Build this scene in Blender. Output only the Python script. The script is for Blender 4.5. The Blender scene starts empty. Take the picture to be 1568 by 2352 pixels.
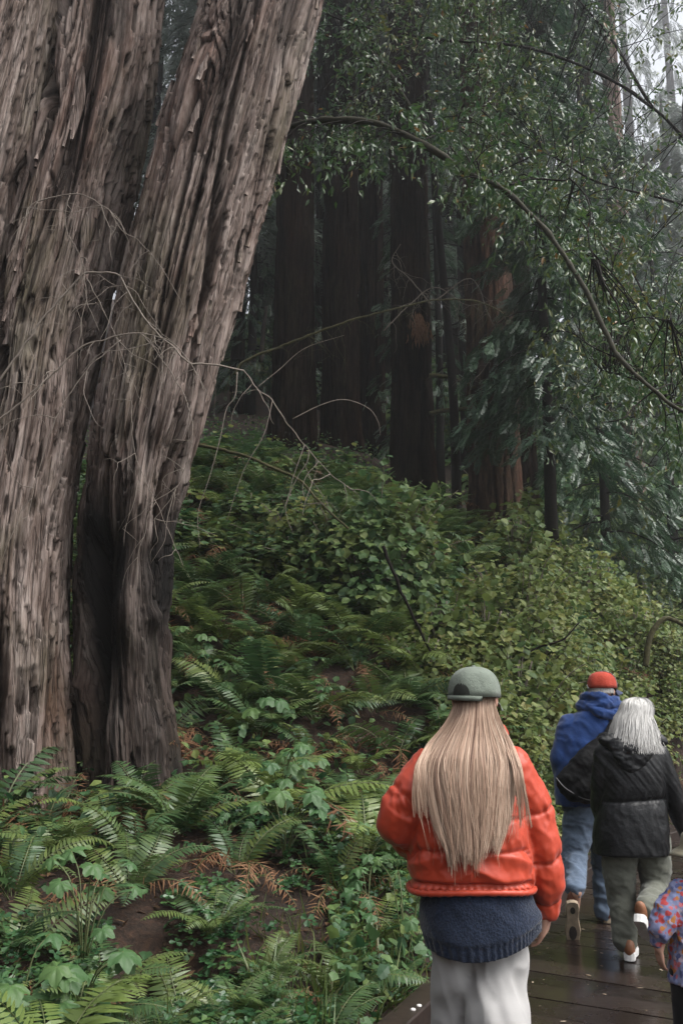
import bpy, math, random
import numpy as np

rng = np.random.default_rng(11)
random.seed(11)
scene = bpy.context.scene
COL = scene.collection

# ------------------------------------------------------------------ camera
H = 1.49
F = 2287.0                      # focal length in units of a 1568 x 2352 picture
PITCH = math.atan((1651 - 1176) / F)
CP, SP = math.cos(PITCH), math.sin(PITCH)
cam_d = bpy.data.cameras.new('camera')
cam = bpy.data.objects.new('camera', cam_d)
COL.objects.link(cam)
cam.location = (0, 0, H)
cam.rotation_euler = (math.radians(90) + PITCH, 0, 0)
cam_d.sensor_fit = 'VERTICAL'
cam_d.sensor_height = 36.0
cam_d.lens = F / 2352.0 * 36.0
cam_d.clip_start = 0.05
cam_d.clip_end = 600
scene.camera = cam

# ------------------------------------------------------------------ sky, sun, exposure
SUN_EL, SUN_AZ = math.radians(56), math.radians(112)     # azimuth clockwise from +y: out over the path on the right
world = bpy.data.worlds.new('World')
scene.world = world
world.use_nodes = True
wn = world.node_tree
for n in list(wn.nodes):
    wn.nodes.remove(n)
wo = wn.nodes.new('ShaderNodeOutputWorld')
wb = wn.nodes.new('ShaderNodeBackground')
ws = wn.nodes.new('ShaderNodeTexSky')
wh = wn.nodes.new('ShaderNodeHueSaturation')
ws.sky_type = 'NISHITA'
ws.sun_disc = False
ws.sun_elevation = SUN_EL
ws.sun_rotation = SUN_AZ
ws.air_density = 1.0
ws.dust_density = 4.0
wh.inputs['Saturation'].default_value = 0.22            # overcast: the blue is washed out
wn.links.new(ws.outputs[0], wh.inputs['Color'])
wn.links.new(wh.outputs[0], wb.inputs['Color'])
wb.inputs['Strength'].default_value = 0.11
wn.links.new(wb.outputs[0], wo.inputs['Surface'])
sun_d = bpy.data.lights.new('sun', 'SUN')
sun_d.energy = 1.5
sun_d.angle = math.radians(40)
sun_d.color = (1.0, 0.97, 0.93)
sun = bpy.data.objects.new('sun', sun_d)
COL.objects.link(sun)
sun.rotation_euler = (math.radians(90) - SUN_EL, 0, math.pi - SUN_AZ)
sun.location = (6, -2, 30)
scene.view_settings.view_transform = 'Standard'
scene.view_settings.look = 'None'
scene.view_settings.gamma = 1
scene.view_settings.use_curve_mapping = False
scene.view_settings.exposure = 1.45
try:
    cy = scene.cycles
    cy.max_bounces = 5
    cy.diffuse_bounces = 1
    cy.glossy_bounces = 2
    cy.transmission_bounces = 3
    cy.volume_bounces = 1
    cy.transparent_max_bounces = 4
    cy.caustics_reflective = False
    cy.caustics_refractive = False
    cy.use_denoising = True
except Exception:
    pass

# ------------------------------------------------------------------ picture measuring
def ray(px, py):
    a = (px - 784) / F
    b = (1176 - py) / F
    return np.array([a, CP - b * SP, SP + b * CP])

def P(px, py, y):
    """world point seen at (px, py) of the 1568 x 2352 picture at the distance y in front of the camera"""
    d = ray(px, py)
    return np.array([0, 0, H]) + d * (y / d[1])

def S(py, y):
    """metres per picture unit at that height of the picture and distance"""
    return y / ray(784, py)[1] / F

def project(p):
    p = np.atleast_2d(p)
    z = p[:, 2] - H
    D = p[:, 1] * CP + z * SP
    U = -p[:, 1] * SP + z * CP
    D = np.where(D < 0.05, 0.05, D)
    return 784 + F * p[:, 0] / D, 1176 - F * U / D, D

# ------------------------------------------------------------------ noise
def _hash(ix, iy, iz, seed):
    h = (ix.astype(np.int64) * 374761393 + iy.astype(np.int64) * 668265263 + iz.astype(np.int64) * 2147483647 + seed * 974634541) & 0xffffffff
    h = ((h ^ (h >> 13)) * 1274126177) & 0xffffffff
    h = ((h ^ (h >> 16)) * 2246822519) & 0xffffffff
    h = h ^ (h >> 15)
    return (h & 0xffffff) / float(0xffffff)

def vnoise(x, y, z, seed=0):
    x, y, z = np.broadcast_arrays(np.asarray(x, float), np.asarray(y, float), np.asarray(z, float))
    fx, fy, fz = np.floor(x), np.floor(y), np.floor(z)
    tx, ty, tz = x - fx, y - fy, z - fz
    ix, iy, iz = fx.astype(np.int64), fy.astype(np.int64), fz.astype(np.int64)
    sx, sy, sz = [t * t * t * (t * (t * 6 - 15) + 10) for t in (tx, ty, tz)]
    r = 0
    for dx in (0, 1):
        wx = sx if dx else 1 - sx
        for dy in (0, 1):
            wy = sy if dy else 1 - sy
            for dz in (0, 1):
                wz = sz if dz else 1 - sz
                r = r + wx * wy * wz * _hash(ix + dx, iy + dy, iz + dz, seed)
    return r * 2 - 1

def fbm(x, y, z, octs=4, seed=0, gain=0.5):
    a, s, r = 1.0, 0.0, 0
    for o in range(octs):
        k = 2.0 ** o
        r = r + a * vnoise(x * k, y * k, z * k, seed + o * 17)
        s += a
        a *= gain
    return r / s

def sstep(a, b, x):
    t = np.clip((x - a) / (b - a), 0, 1)
    return t * t * (3 - 2 * t)

# ------------------------------------------------------------------ mesh building
class MB:
    def __init__(self):
        self.v, self.loops, self.tot, self.mi, self.n = [], [], [], [], 0
        self.tone = []
        self.vec = []
        self.extra = {}
    def add(self, v, f, mi=0, tone=None, vec=None):
        v = np.asarray(v, float).reshape(-1, 3)
        if isinstance(f, np.ndarray):
            self.loops.append((f + self.n).ravel())
            self.tot.append(np.full(len(f), f.shape[1], int))
            nf = len(f)
        else:
            self.loops.append(np.array([i + self.n for q in f for i in q], int))
            self.tot.append(np.array([len(q) for q in f], int))
            nf = len(f)
        self.mi.append(np.full(nf, mi, int))
        self.v.append(v)
        if tone is None:
            tone = 0.5
        self.tone.append(np.broadcast_to(np.asarray(tone, float), (len(v),)))
        self.vec.append(v if vec is None else np.asarray(vec, float).reshape(-1, 3))
        self.n += len(v)
    def mesh(self, name, mats=(), smooth=True, origin=(0, 0, 0), tone=False, vec=False):
        me = bpy.data.meshes.new(name)
        if not self.v:
            return me
        v = np.concatenate(self.v) - np.asarray(origin, float)
        lo = np.concatenate(self.loops)
        to = np.concatenate(self.tot)
        me.vertices.add(len(v))
        me.vertices.foreach_set('co', v.astype(np.float32).ravel())
        me.loops.add(len(lo))
        me.loops.foreach_set('vertex_index', lo.astype(np.int32))
        me.polygons.add(len(to))
        st = np.concatenate([[0], np.cumsum(to)[:-1]])
        me.polygons.foreach_set('loop_start', st.astype(np.int32))
        me.polygons.foreach_set('material_index', np.concatenate(self.mi).astype(np.int32))
        if smooth is not None:
            me.polygons.foreach_set('use_smooth', np.full(len(to), bool(smooth)))
        me.update(calc_edges=True)
        if tone:
            a = me.attributes.new('tone', 'FLOAT', 'POINT')
            a.data.foreach_set('value', np.concatenate(self.tone).astype(np.float32))
        if vec:
            a = me.attributes.new('buv', 'FLOAT_VECTOR', 'POINT')
            a.data.foreach_set('vector', np.concatenate(self.vec).astype(np.float32).ravel())
        for nm, arr in self.extra.items():
            a = me.attributes.new(nm, 'FLOAT', 'POINT')
            a.data.foreach_set('value', np.asarray(arr, np.float32))
        for m in (mats if isinstance(mats, (list, tuple)) else [mats]):
            me.materials.append(m)
        return me

def obj(name, me, parent=None, loc=None):
    o = bpy.data.objects.new(name, me)
    COL.objects.link(o)
    if parent is not None:
        o.parent = parent
    if loc is not None:
        o.location = loc
    return o

def tag(o, label=None, cat=None, group=None, kind=None):
    if label: o['label'] = label
    if cat: o['category'] = cat
    if group: o['group'] = group
    if kind: o['kind'] = kind
    return o

def thing(name, loc, label, cat, group=None, rz=0.0):
    o = obj(name, None, None, loc)
    o.empty_display_size = 0.1
    o.rotation_euler = (0, 0, rz)
    return tag(o, label, cat, group)

def norm(v):
    v = np.asarray(v, float)
    return v / np.maximum(np.linalg.norm(v, axis=-1, keepdims=True), 1e-9)

def catmull(pts, n):
    """smooth curve through pts (k, d), n samples per segment"""
    p = np.asarray(pts, float)
    p = np.vstack([2 * p[0] - p[1], p, 2 * p[-1] - p[-2]])
    out = []
    for i in range(1, len(p) - 2):
        t = np.linspace(0, 1, n, endpoint=False)[:, None]
        a, b, c, d = p[i - 1], p[i], p[i + 1], p[i + 2]
        out.append(0.5 * ((2 * b) + (c - a) * t + (2 * a - 5 * b + 4 * c - d) * t ** 2 + (3 * b - a - 3 * c + d) * t ** 3))
    out.append(p[-2][None])
    return np.vstack(out)

def tube(mb, pts, rad, seg=6, mi=0, tone=None, cap=True):
    p = np.asarray(pts, float)
    n = len(p)
    r = np.broadcast_to(np.asarray(rad, float), (n,))
    t = norm(np.gradient(p, axis=0))
    ref = np.array([0.0, 0, 1]) if abs(t[:, 2]).mean() < 0.8 else np.array([1.0, 0, 0])
    u = norm(np.cross(t, ref))
    w = np.cross(t, u)
    a = np.linspace(0, 2 * np.pi, seg, endpoint=False)
    v = p[:, None] + r[:, None, None] * (np.cos(a)[None, :, None] * u[:, None] + np.sin(a)[None, :, None] * w[:, None])
    i = np.arange(n - 1)[:, None] * seg
    j = np.arange(seg)[None]
    k = (j + 1) % seg
    q = np.stack([i + j, i + k, i + seg + k, i + seg + j], -1).reshape(-1, 4)
    fs = [tuple(x) for x in q.tolist()]
    if cap and seg > 2:
        fs.append(tuple(range(seg))[::-1])
        fs.append(tuple(range((n - 1) * seg, n * seg)))
    mb.add(v.reshape(-1, 3), fs, mi, tone)

def scatter(mb, tv, tf, pos, fwd, up, size, mi=0, tone=None):
    """copies of a template (tv: x side, y length, z normal) at pos"""
    pos = np.asarray(pos, float)
    f = norm(fwd)
    s = norm(np.cross(f, up))
    u = np.cross(s, f)
    size = np.broadcast_to(np.asarray(size, float), (len(pos),))
    tv = np.asarray(tv, float)
    v = (tv[None, :, 0, None] * s[:, None] + tv[None, :, 1, None] * f[:, None] + tv[None, :, 2, None] * u[:, None]) * size[:, None, None] + pos[:, None]
    k = len(tv)
    fs = (np.asarray(tf)[None] + (np.arange(len(pos)) * k)[:, None, None]).reshape(-1, np.asarray(tf).shape[1])
    tn = None if tone is None else np.repeat(np.broadcast_to(np.asarray(tone, float), (len(pos),)), k)
    mb.add(v.reshape(-1, 3), fs, mi, tn)

def rvec(n):
    return norm(rng.normal(size=(n, 3)))

# ------------------------------------------------------------------ materials
class NT:
    def __init__(self, name, rough=0.6, spec=0.5):
        self.m = bpy.data.materials.new(name)
        self.m.use_nodes = True
        self.t = self.m.node_tree
        self.b = next(n for n in self.t.nodes if n.type == 'BSDF_PRINCIPLED')
        self.out = next(n for n in self.t.nodes if n.type == 'OUTPUT_MATERIAL')
        self.b.inputs['Roughness'].default_value = rough
        self.b.inputs['Specular IOR Level'].default_value = spec
    def n(self, typ, **kw):
        x = self.t.nodes.new(typ)
        for k, v in kw.items():
            setattr(x, k, v)
        return x
    def l(self, a, b):
        self.t.links.new(a, b)
    def coord(self, scale=(1, 1, 1), attr=None):
        mp = self.n('ShaderNodeMapping')
        mp.inputs['Scale'].default_value = scale
        if attr:
            a = self.n('ShaderNodeAttribute', attribute_name=attr)
            self.l(a.outputs['Vector'], mp.inputs['Vector'])
        else:
            a = self.n('ShaderNodeTexCoord')
            self.l(a.outputs['Object'], mp.inputs['Vector'])
        return mp.outputs[0]
    def noise(self, vec, scale, detail=4, rough=0.55, dist=0.0):
        x = self.n('ShaderNodeTexNoise')
        x.inputs['Scale'].default_value = scale
        x.inputs['Detail'].default_value = detail
        x.inputs['Roughness'].default_value = rough
        x.inputs['Distortion'].default_value = dist
        self.l(vec, x.inputs['Vector'])
        return x.outputs[0]
    def ramp(self, fac, stops, interp='LINEAR'):
        x = self.n('ShaderNodeValToRGB')
        x.color_ramp.interpolation = interp
        e = x.color_ramp.elements
        while len(e) < len(stops):
            e.new(0.5)
        for i, (p, c) in enumerate(stops):
            e[i].position = p
            e[i].color = (c, c, c, 1) if isinstance(c, (int, float)) else (*c, 1)
        self.l(fac, x.inputs[0])
        return x.outputs[0]
    def mix(self, fac, a, b, mode='MIX'):
        x = self.n('ShaderNodeMix', data_type='RGBA', blend_type=mode)
        for s, v in ((x.inputs[0], fac), (x.inputs[6], a), (x.inputs[7], b)):
            if isinstance(v, (int, float)):
                s.default_value = v
            elif isinstance(v, tuple):
                s.default_value = (*v, 1)
            else:
                self.l(v, s)
        return x.outputs[2]
    def math(self, op, a, b=0.0):
        x = self.n('ShaderNodeMath', operation=op)
        for s, v in ((x.inputs[0], a), (x.inputs[1], b)):
            if isinstance(v, (int, float)):
                s.default_value = v
            else:
                self.l(v, s)
        return x.outputs[0]
    def base(self, c):
        if isinstance(c, tuple):
            self.b.inputs['Base Color'].default_value = (*c, 1)
        else:
            self.l(c, self.b.inputs['Base Color'])
        return self
    def rough(self, s):
        self.l(s, self.b.inputs['Roughness'])
        return self
    def bump(self, h, strength=0.4, dist=0.01):
        x = self.n('ShaderNodeBump')
        x.inputs['Strength'].default_value = strength
        x.inputs['Distance'].default_value = dist
        self.l(h, x.inputs['Height'])
        self.l(x.outputs[0], self.b.inputs['Normal'])
        return self
    def translucent(self, col, fac):
        tr = self.n('ShaderNodeBsdfTranslucent')
        if isinstance(col, tuple):
            tr.inputs['Color'].default_value = (*col, 1)
        else:
            self.l(col, tr.inputs['Color'])
        mx = self.n('ShaderNodeMixShader')
        mx.inputs[0].default_value = fac
        self.l(self.b.outputs[0], mx.inputs[1])
        self.l(tr.outputs[0], mx.inputs[2])
        self.l(mx.outputs[0], self.out.inputs['Surface'])
        return self
    def attr(self, name):
        return self.n('ShaderNodeAttribute', attribute_name=name).outputs['Fac']
    def rand(self):
        return self.n('ShaderNodeObjectInfo').outputs['Random']

def plain(name, c, rough=0.6, var=0.15, scale=30, bump=0.0, spec=0.4):
    m = NT(name, rough, spec)
    v = m.coord()
    n = m.noise(v, scale, 5)
    m.base(m.ramp(n, [(0.25, tuple(x * (1 - var) for x in c)), (0.75, tuple(min(1, x * (1 + var)) for x in c))]))
    if bump:
        m.bump(n, bump, 0.005)
    return m.m

def leafmat(name, cols, rough=0.38, trans=0.25, per_object=False, spec=0.5):
    """leaf colours vary from leaf to leaf (tone) or from object to object"""
    m = NT(name, rough, spec)
    t = m.attr('tone')
    if per_object:
        r = m.rand()
        t = m.math('ADD', m.math('MULTIPLY', t, 0.35), m.math('MULTIPLY', r, 0.65))
    c = m.ramp(t, [(i / (len(cols) - 1), x) for i, x in enumerate(cols)])
    v = m.coord()
    c2 = m.mix(m.math('MULTIPLY', m.noise(v, 14, 3), 0.5), c, (0.02, 0.035, 0.012), 'MIX')
    m.base(c2)
    m.translucent(c, trans)
    return m.m

def bark(name, cols, green=0.25, red=0.3, scale=1.0, rough=0.85, spec=0.2):
    m = NT(name, rough, spec)
    lo = m.coord((11 * scale, 11 * scale, 1.5 * scale), 'buv')
    fine = m.coord((60 * scale, 60 * scale, 5.0 * scale), 'buv')
    patch = m.coord((1.5 * scale, 1.5 * scale, 0.55 * scale), 'buv')
    a = m.noise(lo, 1.0, 7, 0.65, 0.4)
    f = m.noise(fine, 1.0, 6, 0.7, 0.3)
    p = m.noise(patch, 1.0, 5, 0.6)
    p2 = m.noise(m.coord((2.3 * scale, 2.3 * scale, 0.4 * scale), 'buv'), 1.0, 4, 0.6)
    s = m.math('ADD', m.math('MULTIPLY', a, 0.6), m.math('MULTIPLY', f, 0.4))
    c = m.ramp(s, [(0.33, cols[0]), (0.43, cols[1]), (0.52, cols[2]), (0.66, cols[3])])
    c = m.mix(m.math('MULTIPLY', m.ramp(p, [(0.5, 0.0), (0.68, 1.0)]), green), c, (0.085, 0.085, 0.045))
    c = m.mix(m.math('MULTIPLY', m.ramp(p2, [(0.52, 0.0), (0.7, 1.0)]), red), c, (0.16, 0.065, 0.04))
    def cracks(sc, w):
        n = m.noise(m.coord(sc, 'buv'), 1.0, 3, 0.55, 0.15)
        return m.ramp(m.math('ABSOLUTE', m.math('SUBTRACT', n, 0.5)), [(0.0, 1.0), (w, 0.0)])
    k1 = cracks((15 * scale, 15 * scale, 0.9 * scale), 0.022)
    k2 = cracks((36 * scale, 36 * scale, 1.9 * scale), 0.03)
    kk = m.math('MAXIMUM', m.math('MULTIPLY', k1, 0.6), m.math('MULTIPLY', k2, 0.4))
    c = m.mix(kk, c, tuple(x * 0.4 for x in cols[0]))
    c = m.mix(m.attr('furrow'), c, tuple(x * 0.45 for x in cols[0]))      # inner bark and crevice shade put into the furrow colour
    ch = m.attr('tone')                               # char from an old fire, plus the upright trunk's darker seam
    c = m.mix(ch, c, (0.006, 0.005, 0.0045))
    m.base(c)
    m.bump(m.math('SUBTRACT', m.math('MULTIPLY', f, 0.6), kk), 1.0, 0.015)
    return m.m

M_BARK = bark('redwood_bark', [(0.033, 0.021, 0.016), (0.120, 0.086, 0.071), (0.235, 0.184, 0.160), (0.40, 0.34, 0.305)], 0.65, 0.42)
M_BARK_DARK = bark('shaded_redwood_bark', [(0.003, 0.002, 0.0017), (0.008, 0.0052, 0.004), (0.016, 0.010, 0.0075), (0.034, 0.023, 0.018)], 0.2, 0.08, 1.2, 0.95, 0.02)  # deep shade among the centre trunks, put into a darker bark colour
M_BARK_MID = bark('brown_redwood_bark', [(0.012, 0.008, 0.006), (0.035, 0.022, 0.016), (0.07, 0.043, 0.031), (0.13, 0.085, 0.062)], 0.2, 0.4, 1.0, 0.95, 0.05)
M_BARK_PALE = bark('pale_redwood_bark', [(0.06, 0.04, 0.033), (0.15, 0.1, 0.08), (0.22, 0.155, 0.13), (0.3, 0.22, 0.19)], 0.2, 0.3, 0.8)
M_TWIG = plain('dry_twig', (0.17, 0.142, 0.118), 0.8, 0.35, 20)
M_MOSS = plain('mossy_wood', (0.055, 0.05, 0.02), 0.9, 0.6, 25, 0.6)
M_DARKWOOD = plain('dark_wet_limb', (0.012, 0.0095, 0.008), 0.8, 0.4, 25, 0.4, 0.12)
M_STEM = plain('green_stem', (0.07, 0.085, 0.03), 0.6, 0.4, 20)
M_FERN = leafmat('sword_fern', [(0.03, 0.075, 0.033), (0.058, 0.112, 0.04), (0.105, 0.155, 0.044), (0.175, 0.205, 0.055)], 0.40, 0.25, True, 0.45)
M_FERN_BRIGHT = leafmat('young_fern', [(0.13, 0.19, 0.045), (0.20, 0.26, 0.07)], 0.38, 0.3, True)
M_FERN_DEAD = leafmat('dead_fern', [(0.12, 0.05, 0.028), (0.19, 0.085, 0.045), (0.26, 0.15, 0.085)], 0.75, 0.15, True, 0.2)
M_BROAD = leafmat('broad_leaf', [(0.04, 0.11, 0.04), (0.075, 0.155, 0.05), (0.115, 0.195, 0.05)], 0.5, 0.25, True, 0.35)
M_SHRUB = leafmat('shrub_leaf', [(0.03, 0.085, 0.035), (0.085, 0.165, 0.06), (0.16, 0.23, 0.068), (0.25, 0.275, 0.08)], 0.52, 0.32, False, 0.35)
M_SHRUB_Y = leafmat('yellowing_shrub_leaf', [(0.07, 0.13, 0.04), (0.14, 0.20, 0.055), (0.22, 0.26, 0.075), (0.31, 0.29, 0.095)], 0.52, 0.34, False, 0.35)
M_SORREL = leafmat('sorrel_leaf', [(0.025, 0.085, 0.033), (0.045, 0.12, 0.04), (0.09, 0.165, 0.045)], 0.36, 0.25)
M_BAY = leafmat('bay_leaf', [(0.02, 0.06, 0.02), (0.04, 0.10, 0.03), (0.075, 0.135, 0.036), (0.13, 0.155, 0.036), (0.26, 0.13, 0.02)], 0.30, 0.28, False, 0.7)
M_NEEDLE = leafmat('redwood_needles', [(0.018, 0.05, 0.03), (0.035, 0.08, 0.042), (0.065, 0.12, 0.06)], 0.36, 0.2)
M_NEEDLE_PALE = leafmat('mist_paled_needles', [(0.07, 0.095, 0.075), (0.115, 0.15, 0.118), (0.165, 0.20, 0.16)], 0.5, 0.2)  # mist over the far trees, put into a paler needle colour
M_GRASS = leafmat('grass_blade', [(0.04, 0.085, 0.02), (0.10, 0.15, 0.035), (0.19, 0.19, 0.06)], 0.45, 0.3)
M_LITTER = leafmat('leaf_litter', [(0.045, 0.022, 0.013), (0.11, 0.05, 0.028), (0.20, 0.11, 0.06)], 0.7, 0.05, False, 0.3)
# ------------------------------------------------------------------ the boardwalk line (its left kerb), z = 0
KERB = np.array([(-2.9, -4.0), (-1.95, -0.5), (-1.0, 2.2), (-0.35, 3.85), (0.25, 5.39), (0.53, 6.13), (1.42, 8.2), (2.43, 10.49), (4.1, 13.2), (6.6, 15.8), (10.0, 17.8), (15.0, 19.0), (26.0, 19.6)])
KC = catmull(KERB, 14)
WALK = 2.7
KT = norm(np.gradient(KC, axis=0))
KN = np.stack([KT[:, 1], -KT[:, 0]], 1)          # to the right, over the deck
def s_left(x, y):
    """signed distance to the kerb line, positive on the bank side"""
    x = np.asarray(x, float); y = np.asarray(y, float)
    sh = x.shape
    q = np.stack([x.ravel(), y.ravel()], 1)
    best = np.full(len(q), 1e9); sg = np.zeros(len(q))
    for i in range(len(KC) - 1):
        a, b = KC[i], KC[i + 1]
        ab = b - a
        t = np.clip(((q - a) @ ab) / (ab @ ab), 0, 1)
        d = q - (a + t[:, None] * ab)
        dd = np.hypot(d[:, 0], d[:, 1])
        m = dd < best
        best[m] = dd[m]
        sg[m] = np.where((ab[0] * d[:, 1] - ab[1] * d[:, 0]) > 0, 1, -1)[m]
    return (best * sg).reshape(sh)

_cp = []
for px, py, Y in [(250, 1850, 8.0), (0, 1850, 7.8), (-400, 1850, 7.6), (430, 1800, 8.2), (0, 2400, 4.4), (450, 2380, 4.6), (760, 2352, 5.0), (450, 2120, 5.7),
                  (650, 1930, 6.8), (850, 1930, 6.9), (450, 1420, 11), (700, 1520, 10.5), (950, 1640, 10), (480, 1130, 15), (700, 1230, 14), (900, 1330, 13.5),
                  (1000, 1470, 12.3), (600, 1010, 21), (800, 1030, 21), (1000, 1150, 20), (1150, 1290, 19), (1250, 1320, 18), (1300, 1530, 13), (1180, 1700, 10.5),
                  (1450, 1260, 30), (1568, 1270, 30), (1450, 1480, 17), (1568, 1540, 15), (1480, 1690, 12.5), (500, 850, 35), (900, 920, 35), (1300, 1110, 42), (1640, 1170, 48),
                  (-500, 1050, 18), (-700, 850, 32)]:
    _cp.append(P(px, py, Y))
_cp += [np.array(c, float) for c in [(-5, 0, 1.2), (-9, 1, 3.5), (-5, -8, 0.8), (-12, -8, 5), (-22, 10, 14), (-10, -26, 14), (6, -26, 12), (24, -22, 14), (6, -44, 28), (-20, -40, 30), (40, -30, 26), (48, 0, 20), (66, 10, 34), (60, 40, 26), (-30, 40, 26), (0, 90, 34), (40, 90, 30), (30, 40, 7.0), (34, 24, 1.0), (-30, 90, 40), (-30, -8, 14)]]  # includes unseen hills behind and far right, raised to block low sky light
_cp += [np.array([c[0] - 0.15 * n[0], c[1] - 0.15 * n[1], -0.02]) for c, n in zip(KERB, KN[::14])]
_cp += [np.array([c[0] + 3.2 * n[0], c[1] + 3.2 * n[1], -0.15]) for c, n in zip(KERB, KN[::14])]
_cp += [np.array([c[0] + 9 * n[0], c[1] + 9 * n[1], -0.5]) for c, n in zip(KERB[:-3], KN[::14])]
CPS = np.array(_cp)
def _U(r2):
    return np.where(r2 > 1e-12, 0.5 * r2 * np.log(np.maximum(r2, 1e-12)), 0)
_n = len(CPS)
_A = np.zeros((_n + 3, _n + 3))
_d2 = ((CPS[:, None, :2] - CPS[None, :, :2]) ** 2).sum(-1)
_A[:_n, :_n] = _U(_d2) + np.eye(_n) * 0.6
_A[:_n, _n:] = np.c_[np.ones(_n), CPS[:, :2]]
_A[_n:, :_n] = _A[:_n, _n:].T
_w = np.linalg.solve(_A, np.r_[CPS[:, 2], 0, 0, 0])
def _tps(x, y):
    out = np.zeros(x.shape)
    for i in range(_n):
        out += _w[i] * _U((x - CPS[i, 0]) ** 2 + (y - CPS[i, 1]) ** 2)
    return out + _w[_n] + _w[_n + 1] * x + _w[_n + 2] * y
def ground_exact(x, y):
    x = np.asarray(x, float); y = np.asarray(y, float)
    z = _tps(x, y)
    s = s_left(x, y)
    z = z + 0.10 * fbm(x * 0.7, y * 0.7, 0, 3, 5) * sstep(0.2, 1.5, s)
    z = z - 0.40 * np.exp(-((x + 0.87) / 0.26) ** 2 - ((y - 5.2) / 0.42) ** 2)
    z = np.where(s > 0, np.maximum(z, -0.02 + 0.02 * s), z)
    flat = -0.22 - 0.03 * np.clip(-s - WALK, 0, 30)
    k = sstep(0.12, -0.12, s)
    z = z * (1 - k) + np.minimum(z, flat) * k
    far = sstep(-WALK - 1.0, -WALK - 6.0, s)
    return z + far * 0.25 * fbm(x * 0.3, y * 0.3, 0, 2, 9)

# sheet on a grid that is fine near the camera
GX = np.concatenate([np.linspace(-60, -9, 30), np.linspace(-8.8, 14, 190), np.linspace(14.4, 70, 34)])
GY = np.concatenate([np.linspace(-50, 1.5, 40), np.linspace(1.7, 24, 190), np.linspace(24.4, 130, 60)])
_gx, _gy = np.meshgrid(GX, GY, indexing='ij')
GZ = ground_exact(_gx, _gy)
def gz(x, y):
    x = np.atleast_1d(np.asarray(x, float)); y = np.atleast_1d(np.asarray(y, float))
    i = np.clip(np.searchsorted(GX, x) - 1, 0, len(GX) - 2)
    j = np.clip(np.searchsorted(GY, y) - 1, 0, len(GY) - 2)
    tx = np.clip((x - GX[i]) / (GX[i + 1] - GX[i]), 0, 1)
    ty = np.clip((y - GY[j]) / (GY[j + 1] - GY[j]), 0, 1)
    return (GZ[i, j] * (1 - tx) * (1 - ty) + GZ[i + 1, j] * tx * (1 - ty) + GZ[i, j + 1] * (1 - tx) * ty + GZ[i + 1, j + 1] * tx * ty)
GS = s_left(_gx, _gy)
_s_exact = s_left
def s_left(x, y):
    x = np.asarray(x, float).ravel(); y = np.asarray(y, float).ravel()
    i = np.clip(np.searchsorted(GX, x) - 1, 0, len(GX) - 2)
    j = np.clip(np.searchsorted(GY, y) - 1, 0, len(GY) - 2)
    tx = np.clip((x - GX[i]) / (GX[i + 1] - GX[i]), 0, 1)
    ty = np.clip((y - GY[j]) / (GY[j + 1] - GY[j]), 0, 1)
    return (GS[i, j] * (1 - tx) * (1 - ty) + GS[i + 1, j] * tx * (1 - ty) + GS[i, j + 1] * (1 - tx) * ty + GS[i + 1, j + 1] * tx * ty)
def gnormal(x, y):
    e = 0.15
    dx = (gz(x + e, y) - gz(x - e, y)) / (2 * e)
    dy = (gz(x, y + e) - gz(x, y - e)) / (2 * e)
    return norm(np.stack([-dx, -dy, np.ones_like(dx)], -1))
def hit(px, py, y0=2.0, y1=90.0):
    """where the sight line through (px, py) meets the ground"""
    ys = np.geomspace(y0, y1, 500)
    d = ray(px, py)
    q = np.array([0, 0, H]) + d[None] * (ys / d[1])[:, None]
    g = gz(q[:, 0], q[:, 1])
    b = np.nonzero(q[:, 2] < g)[0]
    k = b[0] if len(b) else len(ys) - 1
    p = q[k].copy(); p[2] = g[k]
    return p

nx, ny = len(GX), len(GY)
_i = np.arange(nx - 1)[:, None] * ny; _j = np.arange(ny - 1)[None]
_q = np.stack([_i + _j, _i + ny + _j, _i + ny + _j + 1, _i + _j + 1], -1).reshape(-1, 4)
mb = MB()
mb.add(np.stack([_gx, _gy, GZ], -1).reshape(-1, 3), _q)
m = NT('forest_floor', 0.85, 0.3)
v = m.coord()
a = m.noise(v, 1.3, 6, 0.6); f = m.noise(v, 24, 6, 0.7)
c = m.ramp(m.math('ADD', m.math('MULTIPLY', a, 0.35), m.math('MULTIPLY', f, 0.65)), [(0.3, (0.006, 0.004, 0.003)), (0.48, (0.02, 0.012, 0.008)), (0.62, (0.05, 0.026, 0.016)), (0.78, (0.03, 0.036, 0.014))])
m.base(c); m.bump(f, 1.0, 0.03)
tag(obj('ground', mb.mesh('ground', m.m)), kind='structure')

# ------------------------------------------------------------------ the boardwalk: wet planks, skewed to the kerb, and two kerb beams
m = NT('wet_deck_wood', 0.3, 0.5)
v = m.coord((1, 1, 1))
g = m.noise(m.coord((3, 60, 10)), 1.0, 5, 0.65)
w = m.noise(v, 2.2, 4, 0.6)
c = m.ramp(m.math('ADD', m.math('MULTIPLY', g, 0.5), m.math('MULTIPLY', m.rand(), 0.5)), [(0.2, (0.008, 0.0052, 0.004)), (0.5, (0.016, 0.0105, 0.0085)), (0.8, (0.029, 0.02, 0.0165))])
sp = m.ramp(m.noise(v, 55, 2, 0.5), [(0.68, 0.0), (0.74, 0.8)])
m.base(m.mix(m.math('MULTIPLY', sp, m.ramp(w, [(0.45, 0.0), (0.65, 1.0)])), c, (0.2, 0.16, 0.14)))
m.rough(m.ramp(w, [(0.35, 0.10), (0.62, 0.38)]))
m.bump(g, 0.25, 0.004)
M_DECK = m.m
M_KERB = plain('kerb_wood', (0.022, 0.014, 0.011), 0.45, 0.5, 18, 0.4)
deck = tag(obj('boardwalk', None), 'wet dark brown boardwalk curving through the forest', 'boardwalk', kind='structure')

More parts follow.
